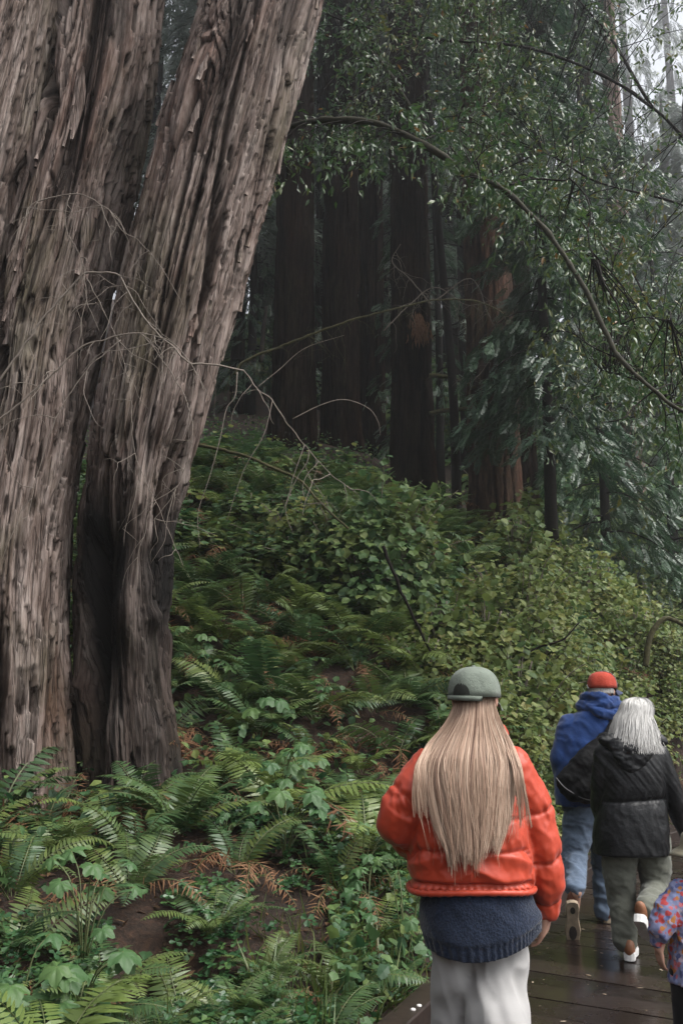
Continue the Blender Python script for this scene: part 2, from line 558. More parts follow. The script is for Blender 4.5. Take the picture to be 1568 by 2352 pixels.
def clip_poly(poly, inside, cut):
    out = []
    for i in range(len(poly)):
        a, b = poly[i], poly[(i + 1) % len(poly)]
        ia, ib = inside(a), inside(b)
        if ia: out.append(a)
        if ia != ib: out.append(cut(a, b))
    return out
def slab(mb, poly, z0, z1, bev=0.004):
    n = len(poly)
    c = np.mean(poly, 0)
    top = [c + (p - c) * (1 - bev / max(0.05, np.linalg.norm(p - c))) for p in poly]
    v = [(*p, z0) for p in poly] + [(*p, z1 - bev) for p in poly] + [(*p, z1) for p in top]
    f = [tuple(range(n))[::-1], tuple(range(2 * n, 3 * n))]
    for i in range(n):
        k = (i + 1) % n
        f.append((i, k, n + k, n + i)); f.append((n + i, n + k, 2 * n + k, 2 * n + i))
    mb.add(np.array(v), f)
def at_s(arr, s):
    L = np.r_[0, np.cumsum(np.hypot(*np.diff(KC, axis=0).T))]
    return np.array([np.interp(s, L, arr[:, 0]), np.interp(s, L, arr[:, 1])])
_L = np.r_[0, np.cumsum(np.hypot(*np.diff(KC, axis=0).T))][-1]
PW = 0.285
sarr = np.arange(0.5, min(_L, 32.0), PW)
for s0 in sarr:
    s1 = s0 + PW - 0.009
    # far edge of each plank is skewed forward on the kerb side, as on the real deck
    sk = 0.62
    a0, a1 = at_s(KC + KN * 0.07, s0), at_s(KC + KN * 0.07, s1)
    b0, b1 = at_s(KC + KN * WALK, max(0, s0 - sk)), at_s(KC + KN * WALK, max(0, s1 - sk))
    mb = MB()
    dz = rng.uniform(-0.0025, 0.0025)
    slab(mb, [a0, b0, b1, a1], -0.045 + dz, 0.0 + dz)
    obj('plank', mb.mesh('plank', M_DECK, smooth=False), deck)
L2 = 3.4
for side, off in ((0, 0.13), (1, WALK + 0.07)):
    s = 0.4
    while s < min(_L, 30):
        mb = MB()
        ss = np.linspace(s, s + L2 - 0.02, 9)
        pa = [at_s(KC + KN * (off - 0.07), q) for q in ss]
        pb = [at_s(KC + KN * (off + 0.07), q) for q in ss]
        for z0, z1, e in ((-0.20, 0.115, 0.0),):
            vs, fs = [], []
            for p, q in zip(pa, pb):
                d = norm(q - p) * 0.008
                vs += [(*p, z0), (*q, z0), (*q, z1 - 0.008), (*(q - d), z1), (*(p + d), z1), (*p, z1 - 0.008)]
            for i in range(len(ss) - 1):
                for k in range(6):
                    fs.append((i * 6 + k, (i + 1) * 6 + k, (i + 1) * 6 + (k + 1) % 6, i * 6 + (k + 1) % 6))
            fs.append(tuple(range(6))); fs.append(tuple(range(len(vs) - 6, len(vs)))[::-1])
            mb.add(np.array(vs), fs)
        kb = obj('kerb_beam', mb.mesh('kerb_beam', M_KERB, smooth=False), deck)
        s += L2
# two pale bolt caps on the kerb, and bits of debris
M_BOLT = plain('pale_bolt_cap', (0.62, 0.6, 0.58), 0.45, 0.1)
for px, py in ((948, 2318), (962, 2309)):
    d = ray(px, py); t = (0.118 - H) / d[2]
    p = np.array([0, 0, H]) + d * t
    mb = MB()
    a = np.linspace(0, 2 * np.pi, 14, endpoint=False)
    ring = lambda r, z: np.stack([p[0] + r * np.cos(a), p[1] + r * np.sin(a), np.full(14, z)], 1)
    mb.add(np.vstack([ring(0.013, 0.114), ring(0.013, 0.119), ring(0.008, 0.1225)]), [tuple((i + k * 14, (i + 1) % 14 + k * 14, (i + 1) % 14 + (k + 1) * 14, i + (k + 1) * 14)) for k in (0, 1) for i in range(14)] + [tuple(range(28, 42))])
    obj('bolt_cap', mb.mesh('bolt_cap', M_BOLT), deck)
# ------------------------------------------------------------------ redwood trunks
def trunk_mesh(name, axis, radii, mat, n_ang, n_len, seed, amp=1.0, front=1.0, twist=0.0, flare=0.0, shape=None, hole=None, char=None, fine=1.0, view=(0, -1), dense=0.0):
    """axis: points from base to top; radii at those points; ridged fibrous bark as real relief"""
    ax = catmull(axis, 24)
    rr = catmull(np.c_[radii, radii], 24)[:, 0]
    L = np.r_[0, np.cumsum(np.linalg.norm(np.diff(ax, axis=0), axis=1))]
    cut = min(L[-1] * 0.93, max(dense * 1.0, 0.01)) if dense else L[-1]
    v = np.linspace(0, L[-1], n_len) if not dense else np.r_[np.linspace(0, cut, int(n_len * 0.86), endpoint=False), np.linspace(cut, L[-1], n_len - int(n_len * 0.86))]
    c = np.stack([np.interp(v, L, ax[:, k]) for k in range(3)], 1)
    r = np.interp(v, L, rr)
    t = norm(np.gradient(c, axis=0))
    # angles: dense on the side that faces the camera
    u0 = np.linspace(-1, 1, n_ang, endpoint=False)
    th = np.pi * (u0 * (1 - front) + front * np.sign(u0) * np.abs(u0) ** 1.7) if front > 0 else np.pi * u0
    e1 = np.array([view[0], view[1], 0.0])
    e1 = norm(e1[None] - t * (t @ e1)[:, None])
    e2 = np.cross(t, e1)
    TH = th[None, :] + 0 * v[:, None]
    V = v[:, None] + 0 * th[None, :]
    R = r[:, None] + 0 * TH
    TT = TH + twist * V
    rb = r.mean()
    X, Y = rb * np.cos(TT), rb * np.sin(TT)
    # flutes, ridges, shreds
    fl = fbm(X * 1.9, Y * 1.9, V * 0.22, 3, seed)
    wx = 0.35 * vnoise(X * 2.5, Y * 2.5, V * 0.8, seed + 3)
    q1 = fbm((X + wx * 0.12) * 5.5, (Y + wx * 0.12) * 5.5, V * 0.21, 3, seed + 5, 0.5) * 4.2 + 0.25 * V * 0.2
    r1 = q1 - np.floor(q1)                            # overlapping slabs: each rises slowly and breaks off at a crisp edge
    q2 = fbm(X * 15 + wx, Y * 15, V * 0.75, 2, seed + 9) * 2.6
    r2 = q2 - np.floor(q2)
    r3 = vnoise(X * 50, Y * 50, V * 3.0, seed + 13)
    pit = np.clip(vnoise(X * 23, Y * 23, V * 4.5, seed + 21) - 0.62, 0, 1)
    q0 = np.abs(fbm(X * 3.4, Y * 3.4, V * 0.13, 2, seed + 41))
    fis = np.exp(-(q0 / 0.035) ** 2)                  # a few long deep fissures
    fla = flare * np.exp(-V / 0.9)
    disp = amp * (0.085 * fl * (1 + 1.6 * fla / max(flare, 1e-6) * (flare > 0)) * rb / 0.5 + fine * (0.042 * r1 + 0.020 * r2 + 0.008 * r3 - 0.14 * pit - 0.10 * fis))
    furrow = np.clip(0.85 * sstep(0.24, 0.0, r1) + 0.6 * sstep(0.22, 0.0, r2) + 2.2 * pit + 0.85 * fis, 0, 0.92)
    R = R * (1 + fla) + disp
    tone = np.zeros_like(R)
    if shape is not None:
        R = R + shape(TH, V, X, Y)
    if char is not None:
        tone = np.clip(char(TH, V, X, Y), 0, 1)
    pos = c[:, None] + R[..., None] * (np.cos(TH)[..., None] * e1[:, None] + np.sin(TH)[..., None] * e2[:, None])
    i = np.arange(n_len - 1)[:, None] * n_ang
    j = np.arange(n_ang)[None]; k = (j + 1) % n_ang
    q = np.stack([i + j, i + k, i + n_ang + k, i + n_ang + j], -1).reshape(-1, 4)
    mb = MB()
    mb.add(pos.reshape(-1, 3), q, 0, tone.ravel(), np.stack([X, Y, V], -1))
    mb.extra['furrow'] = furrow.ravel()
    top = pos[-1].mean(0)
    return mb, (c, r, t, e1, e2)

def px_axis(rows):
    """rows: (py, left px, right px, y) -> axis points, radii (from base upwards)"""
    pts, rad = [], []
    for py, xl, xr, Y in rows:
        pts.append(P((xl + xr) / 2, py, Y)); rad.append((xr - xl) / 2 * S(py, Y))
    return np.array(pts), np.array(rad)

def strips(mb, frame, n, seed, v0, v1, span=1.5, wid=(0.012, 0.05), ln=(0.2, 0.9), lift=0.03):
    """peeling slivers of bark that stand off the trunk"""
    r_ = np.random.default_rng(seed)
    c, r, t, e1, e2 = frame
    n_len = len(c)
    L = np.r_[0, np.cumsum(np.linalg.norm(np.diff(c, axis=0), axis=1))]
    for _ in range(n):
        th = r_.normal(0, span * 0.55); va = r_.uniform(v0, v1); ll = r_.uniform(*ln); w = r_.uniform(*wid)
        vs = np.linspace(va, va + ll, 7)
        ii = np.clip(np.searchsorted(L, vs), 0, n_len - 1)
        rows = []
        curl = r_.uniform(0.2, 1.0) * lift
        up = r_.random() < 0.35
        for k, idx in enumerate(ii):
            s = k / 6.0
            off = r[idx] + 0.03 + curl * ((s if up else 1 - s) ** 2) + 0.008
            ww = w * (0.35 + 0.65 * math.sin(math.pi * min(1, max(0.06, s * 0.86 + 0.1)))) * (1 + 0.3 * r_.normal())
            a = th + 0.10 * math.sin(3 * s + th * 7) * ll * 0.3
            for dth, dr in ((-ww / r[idx], 0), (-ww / r[idx] * 0.5, 0.012), (ww / r[idx] * 0.5, 0.014), (ww / r[idx], 0.0), (0, -0.03)):
                x = a + dth
                rows.append(c[idx] + (off + dr) * (math.cos(x) * e1[idx] + math.sin(x) * e2[idx]))
        f = []
        for k in range(6):
            for j in range(5):
                f.append((k * 5 + j, k * 5 + (j + 1) % 5, (k + 1) * 5 + (j + 1) % 5, (k + 1) * 5 + j))
        f.append((0, 1, 2, 3, 4)); f.append((34, 33, 32, 31, 30))
        mb.add(np.array(rows), f, 0, 0.0)

# --- crowns -------------------------------------------------------------
def spray_template(seed, n=9):
    """a flat drooping redwood sprig: leaflets in two rows along a twig, length 1"""
    r_ = np.random.default_rng(seed)
    v, f = [], []
    for i in range(n):
        s = (i + 0.5) / n
        for sd in (-1, 1):
            l = 0.26 * math.sin(math.pi * (0.12 + 0.8 * s)) * r_.uniform(0.7, 1.15)
            b = np.array([0, s, -0.22 * s * s])
            d = norm(np.array([sd * 0.85, 0.55, -0.28 + r_.normal() * 0.12]))
            tip = b + d * l
            sdv = np.array([0.55, -0.85 * sd, 0.0]) * 0.044
            k = len(v)
            v += [b - sdv, b + (tip - b) * 0.5 + sdv * 1.3, tip, b + (tip - b) * 0.5 - sdv * 1.3]
            f += [(k, k + 1, k + 2), (k, k + 2, k + 3)]
    return np.array(v), np.array(f)
SPRAYS = [spray_template(100 + i) for i in range(3)]

def redwood_crown(mb_w, mb_l, base, height, z0, rad, nbranch, nspray, r_, spray=(0.35, 0.75), droop=0.5, arc=(0, 2 * math.pi)):
    """drooping limbs from z0 to the top with sprays; base in world space, straight stem"""
    pos, fw, up, sz, tn = [], [], [], [], []
    for b in range(nbranch):
        h = z0 + (height - z0) * (b + r_.random()) / nbranch
        k = (h - z0) / (height - z0)
        Lb = rad * (1 - 0.75 * k) * r_.uniform(0.65, 1.15)
        az = r_.uniform(*arc)
        d = np.array([math.cos(az), math.sin(az), 0])
        s = np.linspace(0, 1, 7)
        pts = base + np.outer(s * Lb, d) + np.stack([0 * s, 0 * s, h + 0.12 * Lb * s - droop * Lb * s ** 2], 1)
        tube(mb_w, pts, np.linspace(0.010 + 0.007 * Lb, 0.004, 7), 4)
        bt = r_.random()
        m = max(3, int(nspray / nbranch * (0.4 + Lb / rad)))
        q = r_.uniform(0.12, 1.0, m) ** 0.8
        pp = np.stack([np.interp(q, s, pts[:, i]) for i in range(3)], 1)
        side = np.cross(d, [0, 0, 1.0])
        sg = r_.choice([-1, 1], m)
        lat = r_.uniform(0, 0.45, m) * Lb * (1.1 - 0.6 * q) * sg
        pp = pp + lat[:, None] * side + np.stack([0 * q, 0 * q, -0.35 * np.abs(lat) - r_.uniform(0, 0.35, m)], 1)
        ff = d[None] * r_.uniform(0.2, 1.0, (m, 1)) + side[None] * (sg * r_.uniform(0.1, 1.1, m))[:, None] + np.stack([0 * q, 0 * q, -r_.uniform(0.25, 1.1, m)], 1)
        pos.append(pp); fw.append(ff); up.append(np.array([0, 0, 1.0]) + 0.35 * r_.normal(size=(m, 3)))
        sz.append(r_.uniform(*spray, m)); tn.append(np.clip(bt * 0.6 + 0.4 * r_.random(m), 0, 1))
    pos, fw, up, sz, tn = map(np.concatenate, (pos, fw, up, sz, tn))
    w = r_.integers(0, len(SPRAYS), len(pos))
    for i, (tv, tf) in enumerate(SPRAYS):
        k = w == i
        if k.any():
            scatter(mb_l, tv, tf, pos[k], fw[k], up[k], sz[k], 0, tn[k])

def crown_objs(root, base_local, height, z0, rad, nb, ns, seed, leaf=None, **kw):
    r_ = np.random.default_rng(seed)
    w, l = MB(), MB()
    redwood_crown(w, l, np.array(base_local, float), height, z0, rad, nb, ns, r_, **kw)
    a = obj('limbs', w.mesh('limbs', M_DARKWOOD), root); a['kind'] = 'stuff'
    b = obj('crown', l.mesh('crown', leaf or M_NEEDLE, smooth=False, tone=True), root)
    return a, b

# --- the leaning redwood, its upright neighbour and the one at the frame's edge ---------
lean_rows = [(1960, 120, 455, 8.15), (1830, 150, 432, 8.12), (1700, 160, 418, 8.1), (1560, 162, 405, 8.1), (1400, 160, 398, 8.1), (1200, 172, 425, 8.1), (1050, 190, 458, 8.05), (950, 202, 490, 8.0), (800, 232, 528, 8.0),
             (640, 262, 578, 8.0), (480, 305, 622, 8.0), (320, 345, 668, 8.0), (180, 395, 705, 8.0), (0, 455, 752, 8.05), (-250, 540, 810, 8.2), (-700, 660, 880, 8.6), (-1400, 790, 960, 9.6)]
pts, rad = px_axis(lean_rows)
rad = rad * np.r_[[0.95] * 6, [0.90] * (len(rad) - 6)] - 0.05
def lean_shape(TH, V, X, Y):
    # hollow burnt into the foot on the side of the upright trunk; ragged lip above it
    hv = sstep(2.9, 1.5, V + 0.35 * vnoise(TH * 3, V * 1.5, 0, 77)) * sstep(0.10, 0.35, V)
    w = np.exp(-((TH + 0.66 - 0.10 * (V - 1.2)) / 0.40) ** 2)
    w2 = np.exp(-((TH + 0.02) / 0.16) ** 2) * sstep(0.9, 1.5, V) * sstep(3.0, 2.3, V) * 0.45
    but = 0.07 * np.cos(TH * 7 + 0.8) * np.exp(-V / 1.3)
    nick = -0.13 * np.exp(-((TH - 0.85) / 0.28) ** 2) * sstep(2.05, 2.35, V) * sstep(3.55, 2.9, V)
    knob = 0.16 * np.exp(-((TH - 0.25) / 0.16) ** 2 - ((V - 1.85) / 0.22) ** 2) + 0.10 * np.exp(-((TH - 0.9) / 0.25) ** 2 - ((V - 1.8) / 0.1) ** 2)
    rag = 0.10 * fbm(X * 5, Y * 5, V * 1.6, 3, 55) * sstep(3.4, 2.4, V)
    return rag - 0.60 * hv * w - 0.25 * w2 + but + nick + knob
def lean_char(TH, V, X, Y):
    n = 0.25 * vnoise(X * 3, Y * 3, V * 1.2, 31)
    a = np.exp(-((TH + 0.68) / 0.46) ** 2) * sstep(3.4, 2.2, V) * sstep(0.12, 0.5, V) * 1.6
    b = np.exp(-((TH - 0.1) / 0.35) ** 2) * sstep(1.0, 1.5, V) * sstep(3.2, 2.2, V) * 0.95
    old = 0.85 * sstep(3.3, 2.3, V + 0.5 * vnoise(X * 3, Y * 3, V * 0.7, 35)) * (0.85 + 0.35 * vnoise(X * 4.5, Y * 4.5, V * 0.9, 36))
    return np.maximum(a + b + n * (a + b > 0.15), old)
lean = thing('redwood_tree', tuple(pts[1]), 'thick leaning redwood with twisted grey bark and a burnt hollow at its foot', 'tree')
mb, fr = trunk_mesh('trunk', pts, rad, M_BARK, 250, 620, 3, 1.0, 0.6, 0.055, 0.0, lean_shape, None, lean_char, dense=9.6)
lean_trunk = obj('trunk', mb.mesh('trunk', M_BARK, origin=pts[1], tone=True, vec=True), lean)
sm = MB(); strips(sm, fr, 26, 5, 3.4, 8.0, 1.5, (0.012, 0.04), (0.15, 0.5), 0.03)
obj('bark_shreds', sm.mesh('bark_shreds', M_BARK, origin=pts[1], tone=True, vec=True), lean)['kind'] = 'stuff'
crown_objs(lean, (2.6, 1.0, 0), 30, 15.5, 5.5, 26, 900, 41, spray=(0.5, 1.1))

up_rows = [(1960, -190, 175, 8.1), (1830, -185, 168, 8.1), (1700, -180, 163, 8.1), (1560, -170, 160, 8.1), (1400, -160, 162, 8.1), (1200, -130, 168, 8.1), (1000, -80, 188, 8.1), (800, -45, 216, 8.15), (600, 10, 258, 8.2), (400, 55, 298, 8.25),
           (200, 95, 332, 8.3), (0, 130, 352, 8.3), (-250, 190, 380, 8.4), (-700, 290, 440, 8.7), (-1400, 440, 570, 9.2)]
pts, rad = px_axis(up_rows)
rad = rad * 0.93 - 0.05
def up_shape(TH, V, X, Y):
    # a deep dark seam winds up its face, plates of bark stand out on both sides of it
    seam = -0.3 + 0.14 * (V - 3.0) * 0.15 - 0.35 * sstep(2.5, 5.5, V)
    d = TH - seam + 0.25 * vnoise(V * 1.3, 0, 0, 8)
    sm_ = -0.30 * np.exp(-(d / 0.13) ** 2) * sstep(2.0, 2.8, V)
    pl = 0.07 * np.clip(vnoise(X * 4, Y * 4, V * 0.4, 61) * 2.2, -1, 1)
    split = -0.16 * np.exp(-((TH - 0.30 + 0.05 * np.sin(V * 4)) / 0.07) ** 2) * sstep(1.9, 1.6, V) * sstep(0.3, 0.6, V)
    split2 = -0.12 * np.exp(-((TH + 0.25 + 0.04 * np.sin(V * 3)) / 0.05) ** 2) * sstep(1.3, 1.0, V)
    return sm_ + pl + split + split2 + 0.05 * np.cos(TH * 9) * np.exp(-V / 1.0)
def up_dark(TH, V, X, Y):  # darker inside the seam and splits, with scattered dark spots
    seam = -0.3 + 0.14 * (V - 3.0) * 0.15 - 0.35 * sstep(2.5, 5.5, V)
    d = TH - seam + 0.25 * vnoise(V * 1.3, 0, 0, 8)
    return 0.75 * np.exp(-(d / 0.13) ** 2) * sstep(2.0, 2.8, V) + 0.9 * np.exp(-((TH - 0.30) / 0.09) ** 2) * sstep(1.9, 1.5, V) * sstep(0.2, 0.6, V) + np.clip(vnoise(X * 5, Y * 5, V * 1.1, 90) - 0.45, 0, 1) * 1.5
upr = thing('redwood_tree', tuple(pts[1]), 'upright redwood with a deep dark seam, beside the leaning trunk', 'tree')
mb, fr = trunk_mesh('trunk', pts, rad, M_BARK, 230, 590, 23, 1.15, 0.6, -0.02, 0.0, up_shape, None, up_dark, dense=9.0)
up_trunk = obj('trunk', mb.mesh('trunk', M_BARK, origin=pts[1], tone=True, vec=True), upr)
sm = MB(); strips(sm, fr, 26, 15, 2.0, 8.0, 1.4, (0.02, 0.05), (0.2, 0.8), 0.04)
obj('bark_shreds', sm.mesh('bark_shreds', M_BARK, origin=pts[1], tone=True, vec=True), upr)['kind'] = 'stuff'
crown_objs(upr, (1.2, 0.6, 0), 30, 15.0, 5.0, 26, 900, 42, spray=(0.5, 1.1))

edge_rows = [(1900, -560, -150, 7.9), (1500, -520, -140, 7.9), (1200, -470, -120, 7.9), (900, -395, -55, 7.9), (640, -310, 6, 7.9), (400, -230, 72, 7.95), (200, -160, 120, 8.0), (0, -95, 160, 8.05), (-250, -20, 205, 8.2), (-700, 80, 290, 8.5), (-1400, 230, 400, 9.2)]
pts, rad = px_axis(edge_rows)
rad = rad * 0.92 - 0.04
edge = thing('redwood_tree', tuple(pts[0]), 'pale lichen-grey redwood trunk leaning in over the upright one', 'tree')
mb, fr = trunk_mesh('trunk', pts, rad, M_BARK, 160, 400, 43, 0.9, 0.6, 0.03, dense=9.0)
obj('trunk', mb.mesh('trunk', M_BARK, origin=pts[0], tone=True, vec=True), edge)
sm = MB(); strips(sm, fr, 16, 25, 2, 9.0, 1.2, (0.012, 0.035), (0.2, 0.6), 0.03)
obj('bark_shreds', sm.mesh('bark_shreds', M_BARK, origin=pts[0], tone=True, vec=True), edge)['kind'] = 'stuff'

# landmarks in the picture, to say where a plant stands
MARKS = [(90, 1800, 'the foot of the upright redwood'), (330, 1830, 'the foot of the leaning redwood'), (420, 1300, 'the leaning redwood'), (470, 1860, 'the bright arching fern'), (300, 2000, 'the dark hollow'),
         (640, 1880, 'the column of broad leaves'), (790, 2290, 'the kerb corner'), (670, 2180, 'the bare soil'), (860, 1400, 'the round-leaved shrub'), (700, 1320, 'the yellow-sprigged shrub'), (1090, 1570, 'the green cap'), (960, 1780, 'the jacket shoulder'),
         (880, 1900, 'the jacket elbow'), (700, 1790, 'the withered fern'), (1140, 1270, 'the flared brown trunk'), (1190, 1450, 'the leggy shrub'), (1380, 1560, 'the red cap'), (1460, 1620, 'the white-haired walker'), (1290, 1720, 'the blue hoodie'), (1465, 1240, 'the pale trunk'),
         (1270, 1300, 'the thin dark stem'), (1530, 1440, 'the mossy arch'), (950, 1170, 'the trunk with the red tuft'), (680, 1000, 'the first dark trunk'), (960, 2110, 'the sweater hem'), (450, 2352, 'the clover-leaved carpet'), (80, 2330, 'the bottom corner leaves')]
def where(px, py):
    k = min(MARKS, key=lambda m: (m[0] - px) ** 2 + (m[1] - py) ** 2)
    dx, dy = px - k[0], py - k[1]
    if abs(dx) > 1.6 * abs(dy): w = 'close left of' if -70 < dx < 0 else 'close right of' if 0 <= dx < 70 else 'well left of' if dx < 0 else 'well right of'
    elif abs(dy) > 1.6 * abs(dx): w = 'just above' if -60 < dy < 0 else 'just below' if 0 <= dy < 60 else 'far above' if dy < 0 else 'far below'
    else: w = ('above and ' if dy < 0 else 'below and ') + ('left of' if dx < 0 else 'right of')
    return w + ' ' + k[2]

# --- redwoods further up the slope ------------------------------------------------------
CROWN_CACHE = {}
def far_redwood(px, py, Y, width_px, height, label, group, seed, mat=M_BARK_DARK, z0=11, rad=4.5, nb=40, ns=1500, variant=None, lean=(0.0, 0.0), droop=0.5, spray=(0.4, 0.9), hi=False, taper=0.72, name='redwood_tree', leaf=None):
    p = P(px, py, Y)
    p[2] = gz(p[0], p[1])[0] - 0.15
    r = 0.84 * width_px / 2 * S(py, Y)
    hs = np.array([-0.4, 0.0, 0.6, 2.0, 6.0, 12.0, 18.0, height * 0.7, height])
    hs = hs[np.r_[True, np.diff(hs) > 0]]
    ax = np.stack([p[0] + lean[0] * hs, p[1] + lean[1] * hs, p[2] + hs], 1)
    rr = r * np.interp(hs, [-0.4, 0.0, 1.0, 6, 18, height], [1.5, 1.35, 1.12, 1.0, taper + 0.1, 0.12])
    root = thing(name, tuple(p), label, 'tree', group)
    mb, fr = trunk_mesh('trunk', ax, rr, mat, 90 if hi else 44, 170 if hi else 80, seed, 0.9 if hi else 0.8, 0.4, 0.0, 0.0)
    obj('trunk', mb.mesh('trunk', mat, origin=p, tone=True, vec=True), root)
    key = variant
    if key is not None and key in CROWN_CACHE:
        a, b = CROWN_CACHE[key]
        for nm, src in (('limbs', a), ('crown', b)):
            o = obj(nm, src.data, root)
            if nm == 'limbs': o['kind'] = 'stuff'
            o.rotation_euler = (0, 0, rng.uniform(0, 6.28)); o.scale = [rad / 4.5] * 2 + [height / 32.0]
    else:
        a, b = crown_objs(root, (0, 0, 0), 32, z0, 4.5, nb, ns, 500 + seed, leaf=leaf, droop=droop, spray=spray)
        a.scale = b.scale = [rad / 4.5] * 2 + [height / 32.0]
        if key is not None:
            CROWN_CACHE[key] = (a, b)
    return root

GD = 'dark redwoods on the slope'
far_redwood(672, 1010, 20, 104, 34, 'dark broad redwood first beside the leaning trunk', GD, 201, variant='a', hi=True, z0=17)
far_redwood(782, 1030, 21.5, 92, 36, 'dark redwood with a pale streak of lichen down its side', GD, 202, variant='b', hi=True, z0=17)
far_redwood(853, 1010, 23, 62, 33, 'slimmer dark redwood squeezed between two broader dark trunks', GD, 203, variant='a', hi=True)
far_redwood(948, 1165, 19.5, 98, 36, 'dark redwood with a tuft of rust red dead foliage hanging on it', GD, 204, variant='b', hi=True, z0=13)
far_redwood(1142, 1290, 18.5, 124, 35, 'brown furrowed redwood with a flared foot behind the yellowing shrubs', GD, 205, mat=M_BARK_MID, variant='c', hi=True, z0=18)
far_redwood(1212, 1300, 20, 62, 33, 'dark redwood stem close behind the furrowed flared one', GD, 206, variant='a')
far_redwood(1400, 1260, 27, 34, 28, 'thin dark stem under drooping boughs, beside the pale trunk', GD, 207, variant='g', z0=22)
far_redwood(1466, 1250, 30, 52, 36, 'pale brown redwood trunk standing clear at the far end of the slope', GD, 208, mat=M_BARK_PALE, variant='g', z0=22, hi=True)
GH = 'misty redwoods far up the slope'
k = 0
for px, py, Y, w, h in [(540, 900, 36, 40, 36), (330, 850, 34, 40, 38), (610, 880, 44, 34, 40), (1040, 1010, 34, 42, 38), (1080, 1060, 27, 40, 33), (1330, 1130, 40, 34, 24), (1280, 1180, 33, 30, 26), (1530, 1160, 44, 36, 17),
                         (1650, 1170, 38, 44, 20), (1420, 1110, 55, 34, 24), (1580, 1120, 62, 34, 26), (545, 870, 27, 30, 30), (592, 880, 33, 26, 30), (1500, 1150, 78, 36, 58), (1610, 1150, 88, 36, 62), (1400, 1120, 92, 36, 60), (735, 940, 30, 26, 30), (890, 980, 31, 26, 30), (828, 960, 34, 24, 30), (1180, 1040, 52, 34, 44), (430, 820, 50, 34, 42), (200, 820, 40, 40, 40), (1760, 1160, 50, 40, 20), (1000, 950, 60, 30, 40)]:
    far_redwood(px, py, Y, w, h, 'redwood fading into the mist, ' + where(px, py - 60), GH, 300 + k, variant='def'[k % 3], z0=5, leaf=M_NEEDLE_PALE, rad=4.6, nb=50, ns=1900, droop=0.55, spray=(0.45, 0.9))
    k += 1
# ------------------------------------------------------------------ leaf shapes (x side, y length, z normal)
def round_leaf(n=9, lobes=0.12, fold=0.18, droop=0.2):
    a = np.linspace(-2.7, 2.7, n)
    r = 0.5 * (1 + lobes * np.cos(a * 5 / 1.1))
    o = np.stack([r * np.sin(a), 0.5 + r * np.cos(a), 0 * a], 1)
    v = np.vstack([[0, 0, 0], [0, 0.5, 0], o])
    v[:, 2] = fold * np.abs(v[:, 0]) - droop * v[:, 1] ** 2
    f = [(1, 2 + i, 3 + i) for i in range(n - 1)] + [(1, 0, 2), (1, 1 + n, 0)]
    return v, np.array([t[::-1] for t in f])
ROUND = round_leaf()
LANCE = (np.array([[0, 0, 0], [-0.12, 0.35, 0.035], [0.12, 0.35, 0.035], [0, 0.4, 0], [-0.085, 0.72, 0.0], [0.085, 0.72, 0.0], [0, 1.0, -0.1]]),
         np.array([(0, 3, 1), (0, 2, 3), (1, 3, 4), (3, 2, 5), (4, 3, 6), (3, 5, 6)]))
BLADE = (np.array([[-0.012, 0, 0], [0.012, 0, 0], [-0.011, 0.5, 0.0], [0.011, 0.5, 0.0], [0, 1.0, -0.22]]), np.array([(0, 1, 3), (0, 3, 2), (2, 3, 4)]))
def trefoil():
    v, f = [], []
    for k in range(3):
        a = k * 2.094
        R = np.array([[math.cos(a), -math.sin(a)], [math.sin(a), math.cos(a)]])
        pts = np.array([[0, 0], [-0.42, 0.55], [-0.2, 0.92], [0, 0.78], [0.2, 0.92], [0.42, 0.55]])
        z = [0, 0.06, -0.05, -0.12, -0.05, 0.06]
        b = len(v)
        for (x, y), zz in zip(pts @ R.T, z):
            v.append((x, y, zz))
        f += [(b, b + 3, b + 1), (b + 1, b + 3, b + 2), (b, b + 5, b + 3), (b + 5, b + 4, b + 3)]
    return np.array(v), np.array(f)
TREFOIL = trefoil()

def palm_leaf(seed, lobes=5, depth=0.26):
    """a big lobed leaf, radius about 1, stalk at the origin, with raised veins and wavy rim"""
    r_ = np.random.default_rng(seed)
    mb = MB()
    n = 40
    a = np.linspace(-2.75, 2.75, n)
    R = 0.80 * (1 - depth * (0.5 - 0.5 * np.cos((a / 2.75 * lobes + (0 if lobes % 2 else 1)) * np.pi + np.pi)) ** 1.0)
    R = R * (0.86 + 0.14 * np.cos(a)) * (1 + 0.035 * np.sin(a * 17))
    vs = [(0, 0, 0)]
    for ring in (0.5, 0.8, 1.0):
        for k in range(n):
            x, y = R[k] * ring * math.sin(a[k]), R[k] * ring * math.cos(a[k]) 
            z = 0.10 * ring * math.cos(a[k] * lobes * 2 / 1.75) - 0.22 * ring ** 2 + 0.03 * r_.normal() * ring
            vs.append((x, y, z))
    f = []
    for k in range(n - 1):
        f.append((0, 1 + k + 1, 1 + k))
        for q in (0, 1):
            b = 1 + q * n
            f.append((b + k, b + k + 1, b + n + k + 1, b + n + k))
    mb.add(np.array(vs), f, 0, r_.uniform(0.3, 0.7))
    me = mb.mesh('leaf', M_BROAD, tone=True)
    return me
PALMS = [palm_leaf(900 + i, 5, 0.22 + 0.05 * i) for i in range(3)]

